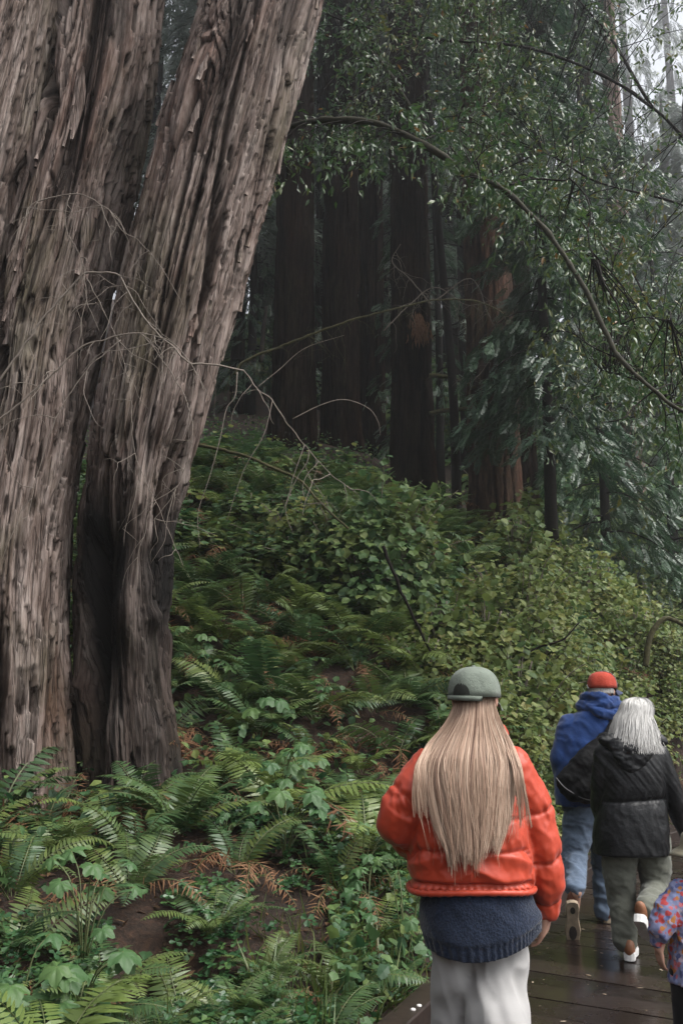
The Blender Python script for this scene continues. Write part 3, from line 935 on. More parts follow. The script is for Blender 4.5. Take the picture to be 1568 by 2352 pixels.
# ------------------------------------------------------------------ fern fronds
def frond(seed, n=24, arch=1.0, width=0.17, dead=False, twist=0.0):
    """one sword fern frond of length 1 along +x, rising then drooping"""
    r_ = np.random.default_rng(seed)
    mb = MB()
    k = 14
    s = np.linspace(0, 1, k)
    e0, e1 = math.radians(62 * arch), math.radians(62 * arch - 95 * arch - (25 if dead else 0))
    el = e0 + (e1 - e0) * s ** 1.1
    step = 1.0 / (k - 1)
    x = np.r_[0, np.cumsum(np.cos(el[:-1]) * step)]; z = np.r_[0, np.cumsum(np.sin(el[:-1]) * step)]
    y = 0.05 * np.sin(s * 3 + seed) * s
    pts = np.stack([x, y, z], 1)
    tube(mb, pts, np.linspace(0.008, 0.002, k), 3, 1, 0.5, cap=False)
    t = norm(np.gradient(pts, axis=0))
    ss = np.linspace(0.10, 0.985, n)
    tv, tf = np.array([[0, 0, 0], [-0.085, 0.22, 0.02], [0.085, 0.22, 0.02], [-0.06, 0.62, 0.0], [0.06, 0.62, 0.0], [0, 1, -0.06]]), np.array([(0, 2, 1), (1, 2, 4), (1, 4, 3), (3, 4, 5)])
    for sd in (-1, 1):
        p = np.stack([np.interp(ss, s, pts[:, i]) for i in range(3)], 1)
        tt = norm(np.stack([np.interp(ss, s, t[:, i]) for i in range(3)], 1))
        side = norm(np.cross(tt, np.array([0, 0, 1.0]))) * sd
        nn = np.cross(side, tt) * sd
        nn = np.where(nn[:, 2:3] < 0, -nn, nn)
        prof = np.minimum(1.0, 0.45 + ss * 3.0) * (1 - np.clip((ss - 0.45) / 0.56, 0, 1) ** 1.7) + 0.05
        ln = width * prof * r_.uniform(0.9, 1.1, n)
        if dead:
            dv = side * 0.75 + tt * 0.3 + r_.normal(size=(n, 3)) * 0.35 - nn * 0.3
        else:
            dv = side + tt * 0.30 - nn * r_.uniform(0.05, 0.3, (n, 1)) + r_.normal(size=(n, 3)) * 0.04
        wid = np.clip((0.9 / n) / (ln * 0.15 + 1e-4) * 0.75, 0.9, 2.2) * (0.5 if dead else 1.0)
        sc = tv.copy()
        for i in range(n):
            scatter(mb, tv * np.array([wid[i], 1, 1]), tf, p[i:i + 1], dv[i:i + 1], nn[i:i + 1] + 0.15 * r_.normal(size=(1, 3)), ln[i:i + 1], 0, r_.uniform(0.2, 0.8))
    return mb
def frond_set(mat, dead=False, n=6, seed=0, **kw):
    out = []
    for i in range(n):
        mb = frond(seed + i, 22 + (i % 3) * 2, 0.75 + 0.12 * (i % 4), 0.17 + 0.02 * (i % 3), dead, **kw)
        out.append(mb.mesh('frond', [mat, M_STEM], smooth=False, tone=True))
    return out
FR_GREEN = frond_set(M_FERN, False, 7, 40)
FR_BRIGHT = frond_set(M_FERN_BRIGHT, False, 4, 60)
FR_DEAD = frond_set(M_FERN_DEAD, True, 4, 80)

from mathutils import Vector, Matrix, Euler
def place_frond(root, me, az, size, pitch=0.0, roll=0.0, off=(0, 0, 0), name='frond'):
    o = obj(name, me, root)
    o.rotation_euler = Euler((roll, -pitch, az), 'XYZ')
    o.scale = (size, size, size)
    o.location = off
    return o

def fern(p, size, label, group=None, meshes=None, n=12, dead=0.1, dirn=None, spread=math.pi, up=(0.0, 0.45), lift=0.0, sz=(0.7, 1.1)):
    root = thing('fern', (p[0], p[1], p[2] + lift), label, 'fern', group)
    g = gnormal(np.array([p[0]]), np.array([p[1]]))[0]
    down = math.atan2(g[1], g[0])
    for i in range(n):
        if dirn is None:
            az = 2 * math.pi * (i + rng.uniform(-0.35, 0.35)) / n + down
        else:
            az = dirn + spread * ((i + 0.5) / n * 2 - 1) + rng.uniform(-0.15, 0.15)
        dn = math.cos(az - down)
        ms = meshes or FR_GREEN
        isdead = rng.random() < dead
        me = FR_DEAD[rng.integers(len(FR_DEAD))] if isdead else ms[rng.integers(len(ms))]
        pit = rng.uniform(*up) - 0.25 * max(0, dn) - (0.4 if isdead else 0)
        place_frond(root, me, az, size * rng.uniform(*sz), pit, rng.normal() * 0.25, (0.03 * math.cos(az), 0.03 * math.sin(az), 0), 'dead_frond' if isdead else 'frond')
    return root

# ------------------------------------------------------------------ where the ferns grow
placed = []
def free(x, y, d):
    for (a, b, r) in placed:
        if (a - x) ** 2 + (b - y) ** 2 < (0.5 * (d + r)) ** 2:
            return False
    return True
TRUNKS = [(P(300, 1830, 8.12)[:2], 0.62), (P(-5, 1830, 8.1)[:2], 0.72), (P(-350, 1800, 7.9)[:2], 0.7)]
def off_trunk(x, y, m=0.0):
    return all((x - c[0]) ** 2 + (y - c[1]) ** 2 > (r + m) ** 2 for c, r in TRUNKS)

# ferns one can single out
hero = [
    (455, 1845, 0.6, FR_BRIGHT, 5, 0.0, 0.1, 0.9, 'bright yellow-green fern arching out beside the foot of the leaning redwood'),
    (300, 2060, 0.6, FR_GREEN, 11, 0.1, None, 3.14, 'silvery green fern arching over the dark hollow below the redwoods'),
    (790, 2290, 0.5, FR_GREEN, 10, 0.1, None, 3.14, 'upright fern rosette by the bare soil near the kerb'),
    (30, 2200, 0.55, FR_GREEN, 10, 0.1, None, 3.14, 'blue-green fern at the corner below the broad leaves'),
    (30, 1830, 0.5, FR_BRIGHT, 7, 0.2, 0.2, 1.6, 'light green fern growing against the foot of the upright redwood'),
    (490, 2150, 0.42, FR_GREEN, 10, 0.0, None, 3.14, 'dark fern with hanging fronds over the clover-leaved ground cover'),
    (960, 2110, 0.6, FR_BRIGHT, 5, 0.1, 1.9, 1.2, 'pale green fern beside the walking woman, one broad frond hanging'),
    (930, 1560, 0.95, FR_BRIGHT, 10, 0.1, None, 3.14, 'yellow-green fern fanning out just above the green cap'),
]
for px, py, sz, ms, n, dd, dr, sp, lab in hero:
    p = hit(px, py)
    fern(p, sz, lab, None, ms, n, dd, dr, sp)
    placed.append((p[0], p[1], 0.5))
# rust brown dead ferns by the feet of the trunks
for px, py, lab, n in [(135, 1905, 'rust brown dead fern standing against the upright redwood', 7), (405, 1770, 'curled rust brown dead fern in front of the leaning redwood', 8), (700, 1790, 'withered brown fern among the green ones below the bank', 6)]:
    p = hit(px, py)
    fern(p, 0.6, lab, None, FR_DEAD, n, 1.0, None, up=(0.5, 0.95))
    placed.append((p[0], p[1], 0.4))

def in_view(p, m=120):
    a, b, d = project(p)
    return (a[0] > -m) and (a[0] < 1568 + m) and (b[0] > -m) and (b[0] < 2352 + 2 * m)
nf = 0
GF1, GF2, GF3 = 'sword ferns on the near bank', 'sword ferns covering the slope', 'ferns along the kerb'
for tries in range(9000):
    if nf >= 292:
        break
    y = rng.uniform(3.6, 15.5)
    x = rng.uniform(-0.42 * y - 0.3, 0.42 * y + 0.3)
    s = s_left(np.array([x]), np.array([y]))[0]
    if s < 0.12 or not off_trunk(x, y, 0.0):
        continue
    p = np.array([x, y, gz(x, y)[0]])
    if not in_view(p, 100):
        continue
    px, py, _ = project(p); px = px[0]; py = py[0]
    # the right of the slope belongs to the shrubs, the middle of the near bank to low plants
    if px > 1000 + 0.9 * (1750 - py) * (py < 1750) * 0.4 and py < 1780 and rng.random() < 0.82: continue
    if px > 900 and py > 1780 and s > 0.8 and rng.random() < 0.5: continue
    if 430 < px < 900 and 1830 < py < 2400 and rng.random() < 0.8: continue
    if 300 < px < 480 and py > 2040 and rng.random() < 0.9: continue
    size = rng.uniform(0.55, 1.0) * (0.74 if y < 6.8 else 1.08)
    if s < 0.6: size *= 0.6
    if not free(x, y, size * (0.56 if y > 6.8 else 0.7)):
        continue
    placed.append((x, y, size * 0.56))
    g, lab = (GF1, 'sword fern on the near bank below the redwoods') if y < 7.4 else (GF2, 'sword fern among the ferns covering the slope')
    if s < 0.9:
        g, lab = GF3, 'small fern growing along the boardwalk kerb'
    r = rng.random()
    br = 0.55 if (py > 1450 and px > 560 and y > 6.5) else 0.24
    ms = FR_BRIGHT if r < br * 0.6 else None
    dd = 0.0 if rng.random() < 0.35 else 0.36
    lab = f"{'small' if size < 0.55 else 'large' if size > 0.85 else 'middling'} {'yellow-green' if ms else 'dark green'} fern {'with dead fronds ' if dd else ''}{where(px, py)}"
    if g == GF3: lab = lab.replace(' fern ', ' kerbside fern ')
    elif g == GF1: lab = lab.replace(' fern ', ' near-bank fern ')
    if len(lab.split()) > 16: lab = lab.replace(' with dead fronds', '')
    fern(p, size, lab, g, ms, int(rng.integers(7, 12)) if y < 6.8 else int(rng.integers(9, 14)), dd)
    nf += 1

# beyond the ferns that can be picked out: the rest of the fern cover on the slope, as one mass
def baked(me):
    n = len(me.vertices); c = np.zeros(n * 3, np.float32); me.vertices.foreach_get('co', c)
    t = np.zeros(n, np.float32); me.attributes['tone'].data.foreach_get('value', t)
    f = [tuple(p.vertices) for p in me.polygons]
    tri = np.array([q for q in f if len(q) == 3], int)
    return c.reshape(-1, 3).astype(float), tri, t
BK = [baked(m_) for m_ in FR_GREEN[:4]]; BKD = [baked(m_) for m_ in FR_DEAD[:2]]
fb = MB(); nfb = 0
for tries in range(4000):
    if nfb >= 190: break
    y = rng.uniform(7.6, 17.0); x = rng.uniform(-0.2 * y, 0.16 * y)
    if s_left(np.array([x]), np.array([y]))[0] < 0.8 or not off_trunk(x, y, 0.2): continue
    p = np.array([x, y, gz(x, y)[0]])
    if not free(x, y, 0.32): continue
    placed.append((x, y, 0.32)); nfb += 1
    size = rng.uniform(0.6, 1.0); tb = rng.uniform(0, 0.8)
    for i in range(9):
        dead_ = rng.random() < 0.22
        c, tri, t = (BKD if dead_ else BK)[rng.integers(2 if dead_ else 4)]
        az = 6.283 * (i + rng.uniform(-0.3, 0.3)) / 9
        pit = rng.uniform(-0.1, 0.4); k = size * rng.uniform(0.7, 1.1)
        q = c * k
        q = np.stack([q[:, 0] * math.cos(pit) - q[:, 2] * math.sin(pit), q[:, 1], q[:, 0] * math.sin(pit) + q[:, 2] * math.cos(pit)], 1)
        q = np.stack([q[:, 0] * math.cos(az) - q[:, 1] * math.sin(az), q[:, 0] * math.sin(az) + q[:, 1] * math.cos(az), q[:, 2]], 1)
        fb.add(q + p, tri, 1 if dead_ else 0, np.clip(t * 0.4 + tb * 0.8, 0, 1))
fc = fb.mesh('fern_foliage', [leafmat('massed_fern', [(0.035, 0.09, 0.042), (0.065, 0.135, 0.052), (0.12, 0.185, 0.056), (0.19, 0.23, 0.06)], 0.34, 0.25), M_FERN_DEAD], smooth=False, tone=True)
tag(obj('fern_foliage', fc), 'mass of sword ferns covering the slope between the ferns that stand out', 'fern cover', kind='stuff')

# ------------------------------------------------------------------ broad-leaved plants
def broad_plant(p, n, size, label, group=None, h=0.28, spread=0.3, lean=None):
    root = thing('broad_leaved_plant', tuple(p), label, 'plant', group)
    st = MB()
    for i in range(n):
        az = rng.uniform(0, 6.28); r = spread * math.sqrt(rng.random())
        tip = np.array([r * math.cos(az), r * math.sin(az), h * rng.uniform(0.45, 1.15)])
        if lean is not None: tip = tip + np.array(lean) * rng.uniform(0.2, 1)
        tube(st, catmull(np.array([(0, 0, 0), tip * [0.4, 0.4, 0.75], tip]), 4), 0.004, 3)
        o = obj('leaf', PALMS[rng.integers(3)], root)
        nrm = norm(np.array([0.25 * math.cos(az) + 0.05, 0.25 * math.sin(az) - 0.38, 0.9]) + 0.16 * rng.normal(size=3))
        f = np.array([math.cos(az), math.sin(az), -0.15]); f = norm(f - nrm * (f @ nrm)); sd = np.cross(f, nrm)
        o.rotation_euler = Matrix(((sd[0], f[0], nrm[0]), (sd[1], f[1], nrm[1]), (sd[2], f[2], nrm[2]))).to_euler()
        o.location = tip
        k = size * rng.uniform(0.65, 1.15)
        o.scale = (k, k, k)
    obj('stem', st.mesh('stem', M_STEM), root)
    return root
BP = [(640, 1870, 12, 0.10, 'broad lobed leaves in a column down the middle of the bank', 0.4), (655, 1960, 10, 0.11, 'cluster of broad lobed leaves above the bare soil', 0.35), (485, 1600, 9, 0.12, 'broad heart-shaped leaves beside the leaning redwood', 0.35),
      (600, 1680, 8, 0.12, 'large dark lobed leaves below the fern bank', 0.3), (445, 1530, 10, 0.09, 'pale broad leaves climbing past the redwood hollow', 0.4), (190, 2210, 10, 0.10, 'broad leaves hanging in a trail at the lower corner', 0.38),
      (40, 2330, 8, 0.10, 'low round leaves at the bottom corner of the bank', 0.25), (175, 2352, 8, 0.10, 'lobed leaves just right of the corner, under the trail of leaves', 0.25), (835, 2020, 8, 0.085, 'dark star-lobed leaves beside the sweater hem', 0.3), (845, 2110, 7, 0.085, 'dark star-lobed leaves low by the trousers', 0.25),
      (930, 2230, 7, 0.06, 'small thin-stalked leaves beside the pale trousers', 0.45), (770, 1640, 7, 0.09, 'lobed leaves among the ferns in the middle of the bank', 0.3), (520, 1900, 12, 0.05, 'low clump of rounded leaves under the bright fern', 0.14), (420, 1235, 12, 0.09, 'broad leaves on the slope beyond the leaning redwood', 0.35), (690, 1830, 9, 0.09, 'lobed leaves beside the withered brown fern', 0.3)]
for px, py, n, sz, lab, h in BP:
    p = hit(px, py + 30)
    broad_plant(p, n, sz * 1.15, lab, None, h * 1.25, 0.26)

# ------------------------------------------------------------------ shrubs
def shrub_points(n, rx, ry, rz, r_, shell=0.55):
    d = norm(r_.normal(size=(n, 3)))
    d[:, 2] = np.abs(d[:, 2])
    lump = 1 + 0.28 * fbm(d[:, 0] * 2.2, d[:, 1] * 2.2, d[:, 2] * 2.2, 2, int(r_.integers(999)))
    r = (shell + (1 - shell) * r_.random(n)) * lump
    return d * r[:, None] * np.array([rx, ry, rz]), d
SHRUB_CACHE = {}
def shrub(p, r, h, n, label, group, key, mat, leaf=(0.05, 0.085), hero_leaves=0, name='shrub', sprigs=7):
    root = thing(name, tuple(p), label, 'shrub', group)
    if key not in SHRUB_CACHE:
        r_ = np.random.default_rng(abs(hash(key)) % 9999 if not isinstance(key, int) else key)
        pts, d = shrub_points(n, 1.0, 1.0, 1.0, r_, 0.45)
        st = MB()
        # sprigs that stick out of the mass
        ex, ed = [], []
        for i in range(sprigs):
            dd = norm(np.array([r_.normal(), r_.normal() - 0.2, abs(r_.normal()) + 0.7]))
            q = catmull(np.array([(0, 0, 0), dd * 0.6, dd * 1.05 + [0, 0, .05], dd * r_.uniform(1.15, 1.5) + [dd[0] * .12, 0, -0.03]]), 5)
            tube(st, q * [r, r, h], np.linspace(0.008, 0.003, len(q)), 3)
            m = 9
            kk = r_.uniform(0.55, 1, m) * (len(q) - 1)
            ex.append(np.stack([np.interp(kk, np.arange(len(q)), q[:, j]) for j in range(3)], 1) + 0.05 * r_.normal(size=(m, 3))); ed.append(np.repeat(dd[None], m, 0))
        for i in range(10):
            dd = norm(np.array([r_.normal(), r_.normal(), abs(r_.normal()) + 0.8]))
            tube(st, catmull(np.array([(0, 0, -0.1), dd * 0.5 + 0.05 * r_.normal(size=3), dd * 0.92]), 5) * [r, r, h], 0.008, 4)
        pts = np.vstack([pts] + ex) * [r, r, h]; d = np.vstack([d] + ed)
        N = len(pts)
        fw = d * 0.6 + r_.normal(size=(N, 3)) * 0.6 + [0, -0.25, -0.55]
        up = d * 0.7 + [0, -0.2, 0.9] + 0.35 * r_.normal(size=(N, 3))
        lb = MB()
        tn = np.clip(0.5 + 0.35 * fbm(pts[:, 0] * 2, pts[:, 1] * 2, pts[:, 2] * 2, 2, 3) * 1.6 + 0.2 * r_.normal(size=N), 0, 1)
        scatter(lb, ROUND[0], ROUND[1], pts, fw, up, r_.uniform(*leaf, N), 0, tn)
        SHRUB_CACHE[key] = (st.mesh('stems', M_TWIG), lb.mesh('foliage', mat, smooth=False, tone=True))
    a, b = SHRUB_CACHE[key]
    rz = rng.uniform(-0.5, 0.5)
    s = rng.uniform(0.85, 1.15)
    for nm, me in (('stems', a), ('foliage', b)):
        o = obj(nm, me, root); o.rotation_euler = (0, 0, rz); o.scale = (s, s, s)
    return root

# the big round-leaved shrub in the middle: its own leaves, the nearest 300 as single leaves
def big_shrub(px, py, r, h, label, seed, nleaf, lsz, ry=0.8, mat=None):
    mat = mat or M_SHRUB
    r_ = np.random.default_rng(seed)
    p = hit(px, py)
    root = thing('round_leaved_shrub', tuple(p), label, 'shrub')
    pts, d = shrub_points(nleaf, r, r * ry, h, r_, 0.7)
    st = MB()
    ex, ed = [], []
    for i in range(16):
        dd = norm(np.array([r_.normal(), r_.normal() * 0.7 - 0.3, abs(r_.normal()) + 0.6]))
        q = catmull(np.array([(0, 0, 0), dd * 0.6, dd * 1.0 + [0, 0, .05], dd * r_.uniform(1.1, 1.4) + [dd[0] * .1, 0, -0.02]]) * [r, r * ry, h], 5)
        tube(st, q, np.linspace(0.012, 0.003, len(q)), 4)
        m = 10
        kk = r_.uniform(0.5, 1, m) * (len(q) - 1)
        ex.append(np.stack([np.interp(kk, np.arange(len(q)), q[:, j]) for j in range(3)], 1) + 0.04 * r_.normal(size=(m, 3))); ed.append(np.repeat(dd[None], m, 0))
    pts = np.vstack([pts] + ex); d = np.vstack([d] + ed)
    N = len(pts)
    fw = d * 0.5 + r_.normal(size=(N, 3)) * 0.5 + [0, -0.3, -0.6]
    up = d * 0.7 + [0, -0.35, 0.8] + 0.3 * r_.normal(size=(N, 3))
    size = r_.uniform(*lsz, N)
    front = pts[:, 1] * -1.0 + pts[:, 2] * 0.4
    order = np.argsort(-front)
    tone = np.clip(0.5 + 0.45 * fbm(pts[:, 0] * 2, pts[:, 1] * 2, pts[:, 2] * 2, 2, seed) + 0.15 * r_.normal(size=N), 0, 1)
    near, rest = order[:260], order[260:]
    lb = MB(); scatter(lb, ROUND[0], ROUND[1], pts[rest], fw[rest], up[rest], size[rest], 0, tone[rest])
    o = obj('foliage', lb.mesh('foliage', mat, smooth=False, tone=True), root); o['kind'] = 'stuff'
    obj('stems', st.mesh('stems', M_TWIG), root)
    lm = []
    for k in range(4):
        b = MB(); b.add(ROUND[0], ROUND[1], 0, 0.2 + 0.2 * k); lm.append(b.mesh('leaf', mat, smooth=False, tone=True))
    f = norm(fw); s = norm(np.cross(f, up)); u = np.cross(s, f)
    for i in near:
        o = obj('leaf', lm[int(min(3, tone[i] * 4))], root)
        o.rotation_euler = Matrix(((s[i, 0], f[i, 0], u[i, 0]), (s[i, 1], f[i, 1], u[i, 1]), (s[i, 2], f[i, 2], u[i, 2]))).to_euler()
        o.location = pts[i]; o.scale = [size[i]] * 3
    return root
big_shrub(860, 1430, 1.05, 1.65, 'large round-leaved shrub heaped on the slope before the dark trunks', 71, 2300, (0.07, 0.125))
big_shrub(700, 1330, 0.85, 0.85, 'leafy shrub with yellowing sprigs beside the large round-leaved one', 72, 1100, (0.06, 0.10), mat=M_SHRUB_Y)
big_shrub(1190, 1500, 0.8, 1.2, 'yellow-green leggy shrub before the flared brown redwood', 73, 1100, (0.06, 0.095), mat=M_SHRUB_Y)

GS1, GS2 = 'yellowing shrubs filling the slope', 'leafy shrubs beside the boardwalk'
ns = 0
sp = []
for tries in range(6000):
    if ns >= 165: break
    y = rng.uniform(8.0, 26.0); x = rng.uniform(0.0, 0.8 * y + 0.5)
    s = s_left(np.array([x]), np.array([y]))[0]
    if s < 0.75: continue
    p = np.array([x, y, gz(x, y)[0]])
    px, py, _ = project(p); px, py = px[0], py[0]
    if px < 960 + (py < 1500) * 60 or px > 2500: continue
    if px < 1180 and y > 13.5: continue
    r = rng.uniform(0.4, 0.75)
    if any((a - x) ** 2 + (b - y) ** 2 < (0.75 * (r + c) * 0.62) ** 2 for a, b, c in sp): continue
    sp.append((x, y, r))
    near = s < 2.2
    yel = (rng.random() < 0.75)
    kq = int(rng.integers(3))
    rsz = ['low', 'middling', 'tall'][ns % 3]
    so = shrub(p, 0.62, 0.62 if near else 0.72, 720, f"{rsz} {'yellowing' if yel else 'green'} {'shrub by the boardwalk,' if near else 'leafy shrub'} {where(px, py)}",
          GS2 if near else GS1, 1000 + kq + (10 if yel else 0), M_SHRUB_Y if yel else M_SHRUB, (0.055, 0.10))
    so.scale = [[0.8, 1.0, 1.22][ns % 3]] * 3
    ns += 1
k = 0
for tries in range(4000):
    if k >= 90: break
    y = rng.uniform(9.5, 18.5); x = rng.uniform(0.14 * y, 0.6 * y)
    s = s_left(np.array([x]), np.array([y]))[0]
    if not (0.22 < s < 1.1): continue
    p = np.array([x, y, gz(x, y)[0]]); a_, b_, _ = project(p)
    if any((q[0] - x) ** 2 + (q[1] - y) ** 2 < 0.26 ** 2 for q in sp): continue
    sp.append((x, y, 0.2)); k += 1
    o = shrub(p, 0.62, 0.62, 720, f"{'taller' if k % 2 else 'low'} plant edging the boardwalk, {where(a_[0], b_[0])}", 'leafy plants edging the boardwalk', 1010 + int(rng.integers(3)), M_SHRUB_Y, name='leafy_plant')
    o.scale = [0.75 if k % 2 else 0.5] * 3

k = 0
for tries in range(4000):
    if k >= 46: break
    y = rng.uniform(11.5, 19.2); x = rng.uniform(0.36 * y, 0.85 * y)
    s = s_left(np.array([x]), np.array([y]))[0]
    if not (0.15 < s < 1.5): continue
    p = np.array([x, y, gz(x, y)[0]]); a_, b_, _ = project(p)
    if any((q[0] - x) ** 2 + (q[1] - y) ** 2 < 0.42 ** 2 for q in sp): continue
    sp.append((x, y, 0.2)); k += 1
    o = shrub(p, 0.62, 0.62, 720, f"bushy plant on the bank where the boardwalk bends, {where(a_[0], b_[0])}", 'leafy plants edging the boardwalk', 1010 + int(rng.integers(3)), M_SHRUB_Y, name='leafy_plant')
    o.scale = [rng.uniform(0.7, 0.95)] * 3

# far shrubs under the trees, misty
for i in range(130):
    y = rng.uniform(23, 62); x = rng.uniform(-0.16 * y, 0.42 * y) if y > 27 else rng.uniform(0.15 * y, 0.42 * y)
    p = np.array([x, y, gz(x, y)[0]])
    a_, b_, _ = project(p)
    o = shrub(p, 0.62, 0.72, 620, 'bush on the misty far slope, ' + where(a_[0], b_[0]), 'bushes under the far trees', 1000 + int(rng.integers(3)), M_SHRUB, name='bush')
    o.scale = [rng.uniform(1.8, 3.4)] * 3

for i in range(34):
    y = rng.uniform(12.5, 17.5); x = rng.uniform(-0.36 * y, 0.06 * y)
    p = np.array([x, y, gz(x, y)[0]])
    a_, b_, _ = project(p)
    o = shrub(p, 0.62, 0.72, 720, 'dark low bush on the upper slope, ' + where(a_[0], b_[0]), 'dark bushes below the dark redwoods', 1000 + int(rng.integers(3)), M_SHRUB, name='bush')
    k = rng.uniform(0.8, 1.2)
    o.scale = (k * 1.3, k * 1.3, k * 0.62)

# low growth that hides the soil further up the slope: ferns and leaves as one cover
r_ = np.random.default_rng(5)
N = 36000
yy = 5.0 + 20 * r_.random(N) ** 1.25
xx = r_.uniform(-0.44, 0.46, N) * yy
ss = s_left(xx, yy)
ok = (ss > 0.04)
xx, yy, ss = xx[ok], yy[ok], ss[ok]
den = fbm(xx * 0.9, yy * 0.9, 0, 3, 61)
a_, b_, _ = project(np.stack([xx, yy, gz(xx, yy)], 1))
ok = (den > -0.3) & (r_.random(len(xx)) < np.where((ss < 0.5), 0.8, np.where(yy < 7.8, 0.22, np.where(a_ < 960, 0.5, 1.0)))) & ~((a_ > 380) & (a_ < 760) & (b_ > 1850)) & ~((a_ < 480) & (b_ > 2000) & (r_.random(len(xx)) < 0.8))
xx, yy = xx[ok], yy[ok]
zz = gz(xx, yy) + r_.uniform(0.02, 0.34, len(xx))
nn = gnormal(xx, yy)
lb = MB()
scatter(lb, ROUND[0], ROUND[1], np.stack([xx, yy, zz], 1), r_.normal(size=(len(xx), 3)) + [0, -0.4, -0.3], nn + 0.4 * r_.normal(size=(len(xx), 3)) + [0, 0, 0.6], r_.uniform(0.035, 0.08, len(xx)), 0, np.clip(0.3 + 0.3 * r_.normal(size=len(xx)), 0, 1))
tag(obj('undergrowth', lb.mesh('undergrowth', M_SHRUB, smooth=False, tone=True)), 'low tangle of small leaves filling gaps between the ferns', 'undergrowth', kind='stuff')

# sorrel carpet near the camera
N = 9000
xx = r_.uniform(-2.6, 0.9, N); yy = r_.uniform(3.8, 8.2, N)
ss = s_left(xx, yy)
den = fbm(xx * 1.3, yy * 1.3, 0, 3, 21)
a_, b_, _ = project(np.stack([xx, yy, gz(xx, yy)], 1))
band = ((a_ > 380) & (a_ < 640) & (b_ > 2050)) | ((a_ > 430) & (a_ < 760) & (b_ > 1830) & (b_ < 2000)) | ((a_ < 260) & (b_ > 2150))
soil = ((a_ > 570) & (a_ < 760) & (b_ > 2070) & (b_ < 2300)) | ((a_ > 320) & (a_ < 560) & (b_ > 1930) & (b_ < 2010))
ok = (ss > 0.04) & ((den > 0.02) | band) & ~(soil & (r_.random(N) < 0.88))
ok &= np.array([off_trunk(x, y, 0.02) for x, y in zip(xx, yy)])
xx, yy = xx[ok], yy[ok]
zz = gz(xx, yy) + r_.uniform(0.03, 0.14, len(xx))
lb = MB()
scatter(lb, TREFOIL[0], TREFOIL[1], np.stack([xx, yy, zz], 1), r_.normal(size=(len(xx), 3)) * [1, 1, 0.2], np.array([0, -0.35, 1.0]) + 0.28 * r_.normal(size=(len(xx), 3)), r_.uniform(0.026, 0.052, len(xx)), 0, np.clip(0.4 + 0.3 * r_.normal(size=len(xx)), 0, 1))
tag(obj('ground_cover', lb.mesh('ground_cover', M_SORREL, smooth=False, tone=True)), 'carpet of small three-part clover-like leaves on the near bank', 'ground cover', kind='stuff')

# grass and thin blades along the kerb
N = 5200
sk = r_.uniform(0.0, 13.0, N) + 8.0
Ls = np.r_[0, np.cumsum(np.hypot(*np.diff(KC, axis=0).T))]
off = np.abs(r_.normal(0.22, 0.3, N)) + 0.02
bx = np.interp(sk, Ls, KC[:, 0]) - np.interp(sk, Ls, KN[:, 0]) * off
by = np.interp(sk, Ls, KC[:, 1]) - np.interp(sk, Ls, KN[:, 1]) * off
keep = (fbm(bx * 1.1, by * 1.1, 0, 2, 8) > -0.05)
bx, by = bx[keep], by[keep]
lb = MB()
scatter(lb, BLADE[0] * [1.6, 1, 1], BLADE[1], np.stack([bx, by, gz(bx, by) - 0.02], 1), np.array([0, -0.1, 0.9]) + 0.5 * r_.normal(size=(len(bx), 3)), r_.normal(size=(len(bx), 3)), r_.uniform(0.12, 0.34, len(bx)), 0, np.clip(0.5 + 0.25 * r_.normal(size=len(bx)), 0, 1))
tag(obj('grass', lb.mesh('grass', M_GRASS, smooth=False, tone=True)), 'thin yellow-green grass along the kerb of the boardwalk', 'grass', kind='stuff')

# litter: dead leaves, needles and bits of bark on the soil
N = 9000
yy = 3.6 + 9 * r_.random(N) ** 1.4
xx = r_.uniform(-0.45, 0.4, N) * (yy + 1)
ok = s_left(xx, yy) > 0.12
xx, yy = xx[ok], yy[ok]
lb = MB()
scatter(lb, LANCE[0] * [1.3, 1, 1], LANCE[1], np.stack([xx, yy, gz(xx, yy) + r_.uniform(0.0, 0.035, len(xx))], 1), r_.normal(size=(len(xx), 3)) * [1, 1, 0.35], np.array([0, 0, 1.0]) + 0.5 * r_.normal(size=(len(xx), 3)), r_.uniform(0.02, 0.085, len(xx)), 0, r_.random(len(xx)))
tag(obj('leaf_litter', lb.mesh('leaf_litter', M_LITTER, smooth=False, tone=True)), 'brown dead leaves and bark bits lying on the bank soil', 'leaf litter', kind='stuff')
# a few yellow leaves and flecks on the wet deck
lb = MB()
N = 300
sk = r_.uniform(6.5, 15, N); off = r_.uniform(0.05, WALK - 0.1, N)
bx = np.interp(sk, Ls, KC[:, 0]) + np.interp(sk, Ls, KN[:, 0]) * off
by = np.interp(sk, Ls, KC[:, 1]) + np.interp(sk, Ls, KN[:, 1]) * off
scatter(lb, LANCE[0] * [1.4, 1, 0.3], LANCE[1], np.stack([bx, by, np.full(N, 0.006)], 1), r_.normal(size=(N, 3)) * [1, 1, 0], np.array([0, 0, 1.0]) + 0.05 * r_.normal(size=(N, 3)), r_.uniform(0.012, 0.05, N), 0, r_.uniform(0.5, 1, N))
tag(obj('fallen_leaves', lb.mesh('fallen_leaves', leafmat('pale_fallen_leaf', [(0.10, 0.06, 0.035), (0.3, 0.2, 0.12), (0.42, 0.33, 0.25)], 0.6, 0.05), smooth=False, tone=True)), 'small pale leaf scraps scattered on the wet boardwalk', 'fallen leaves', kind='stuff')
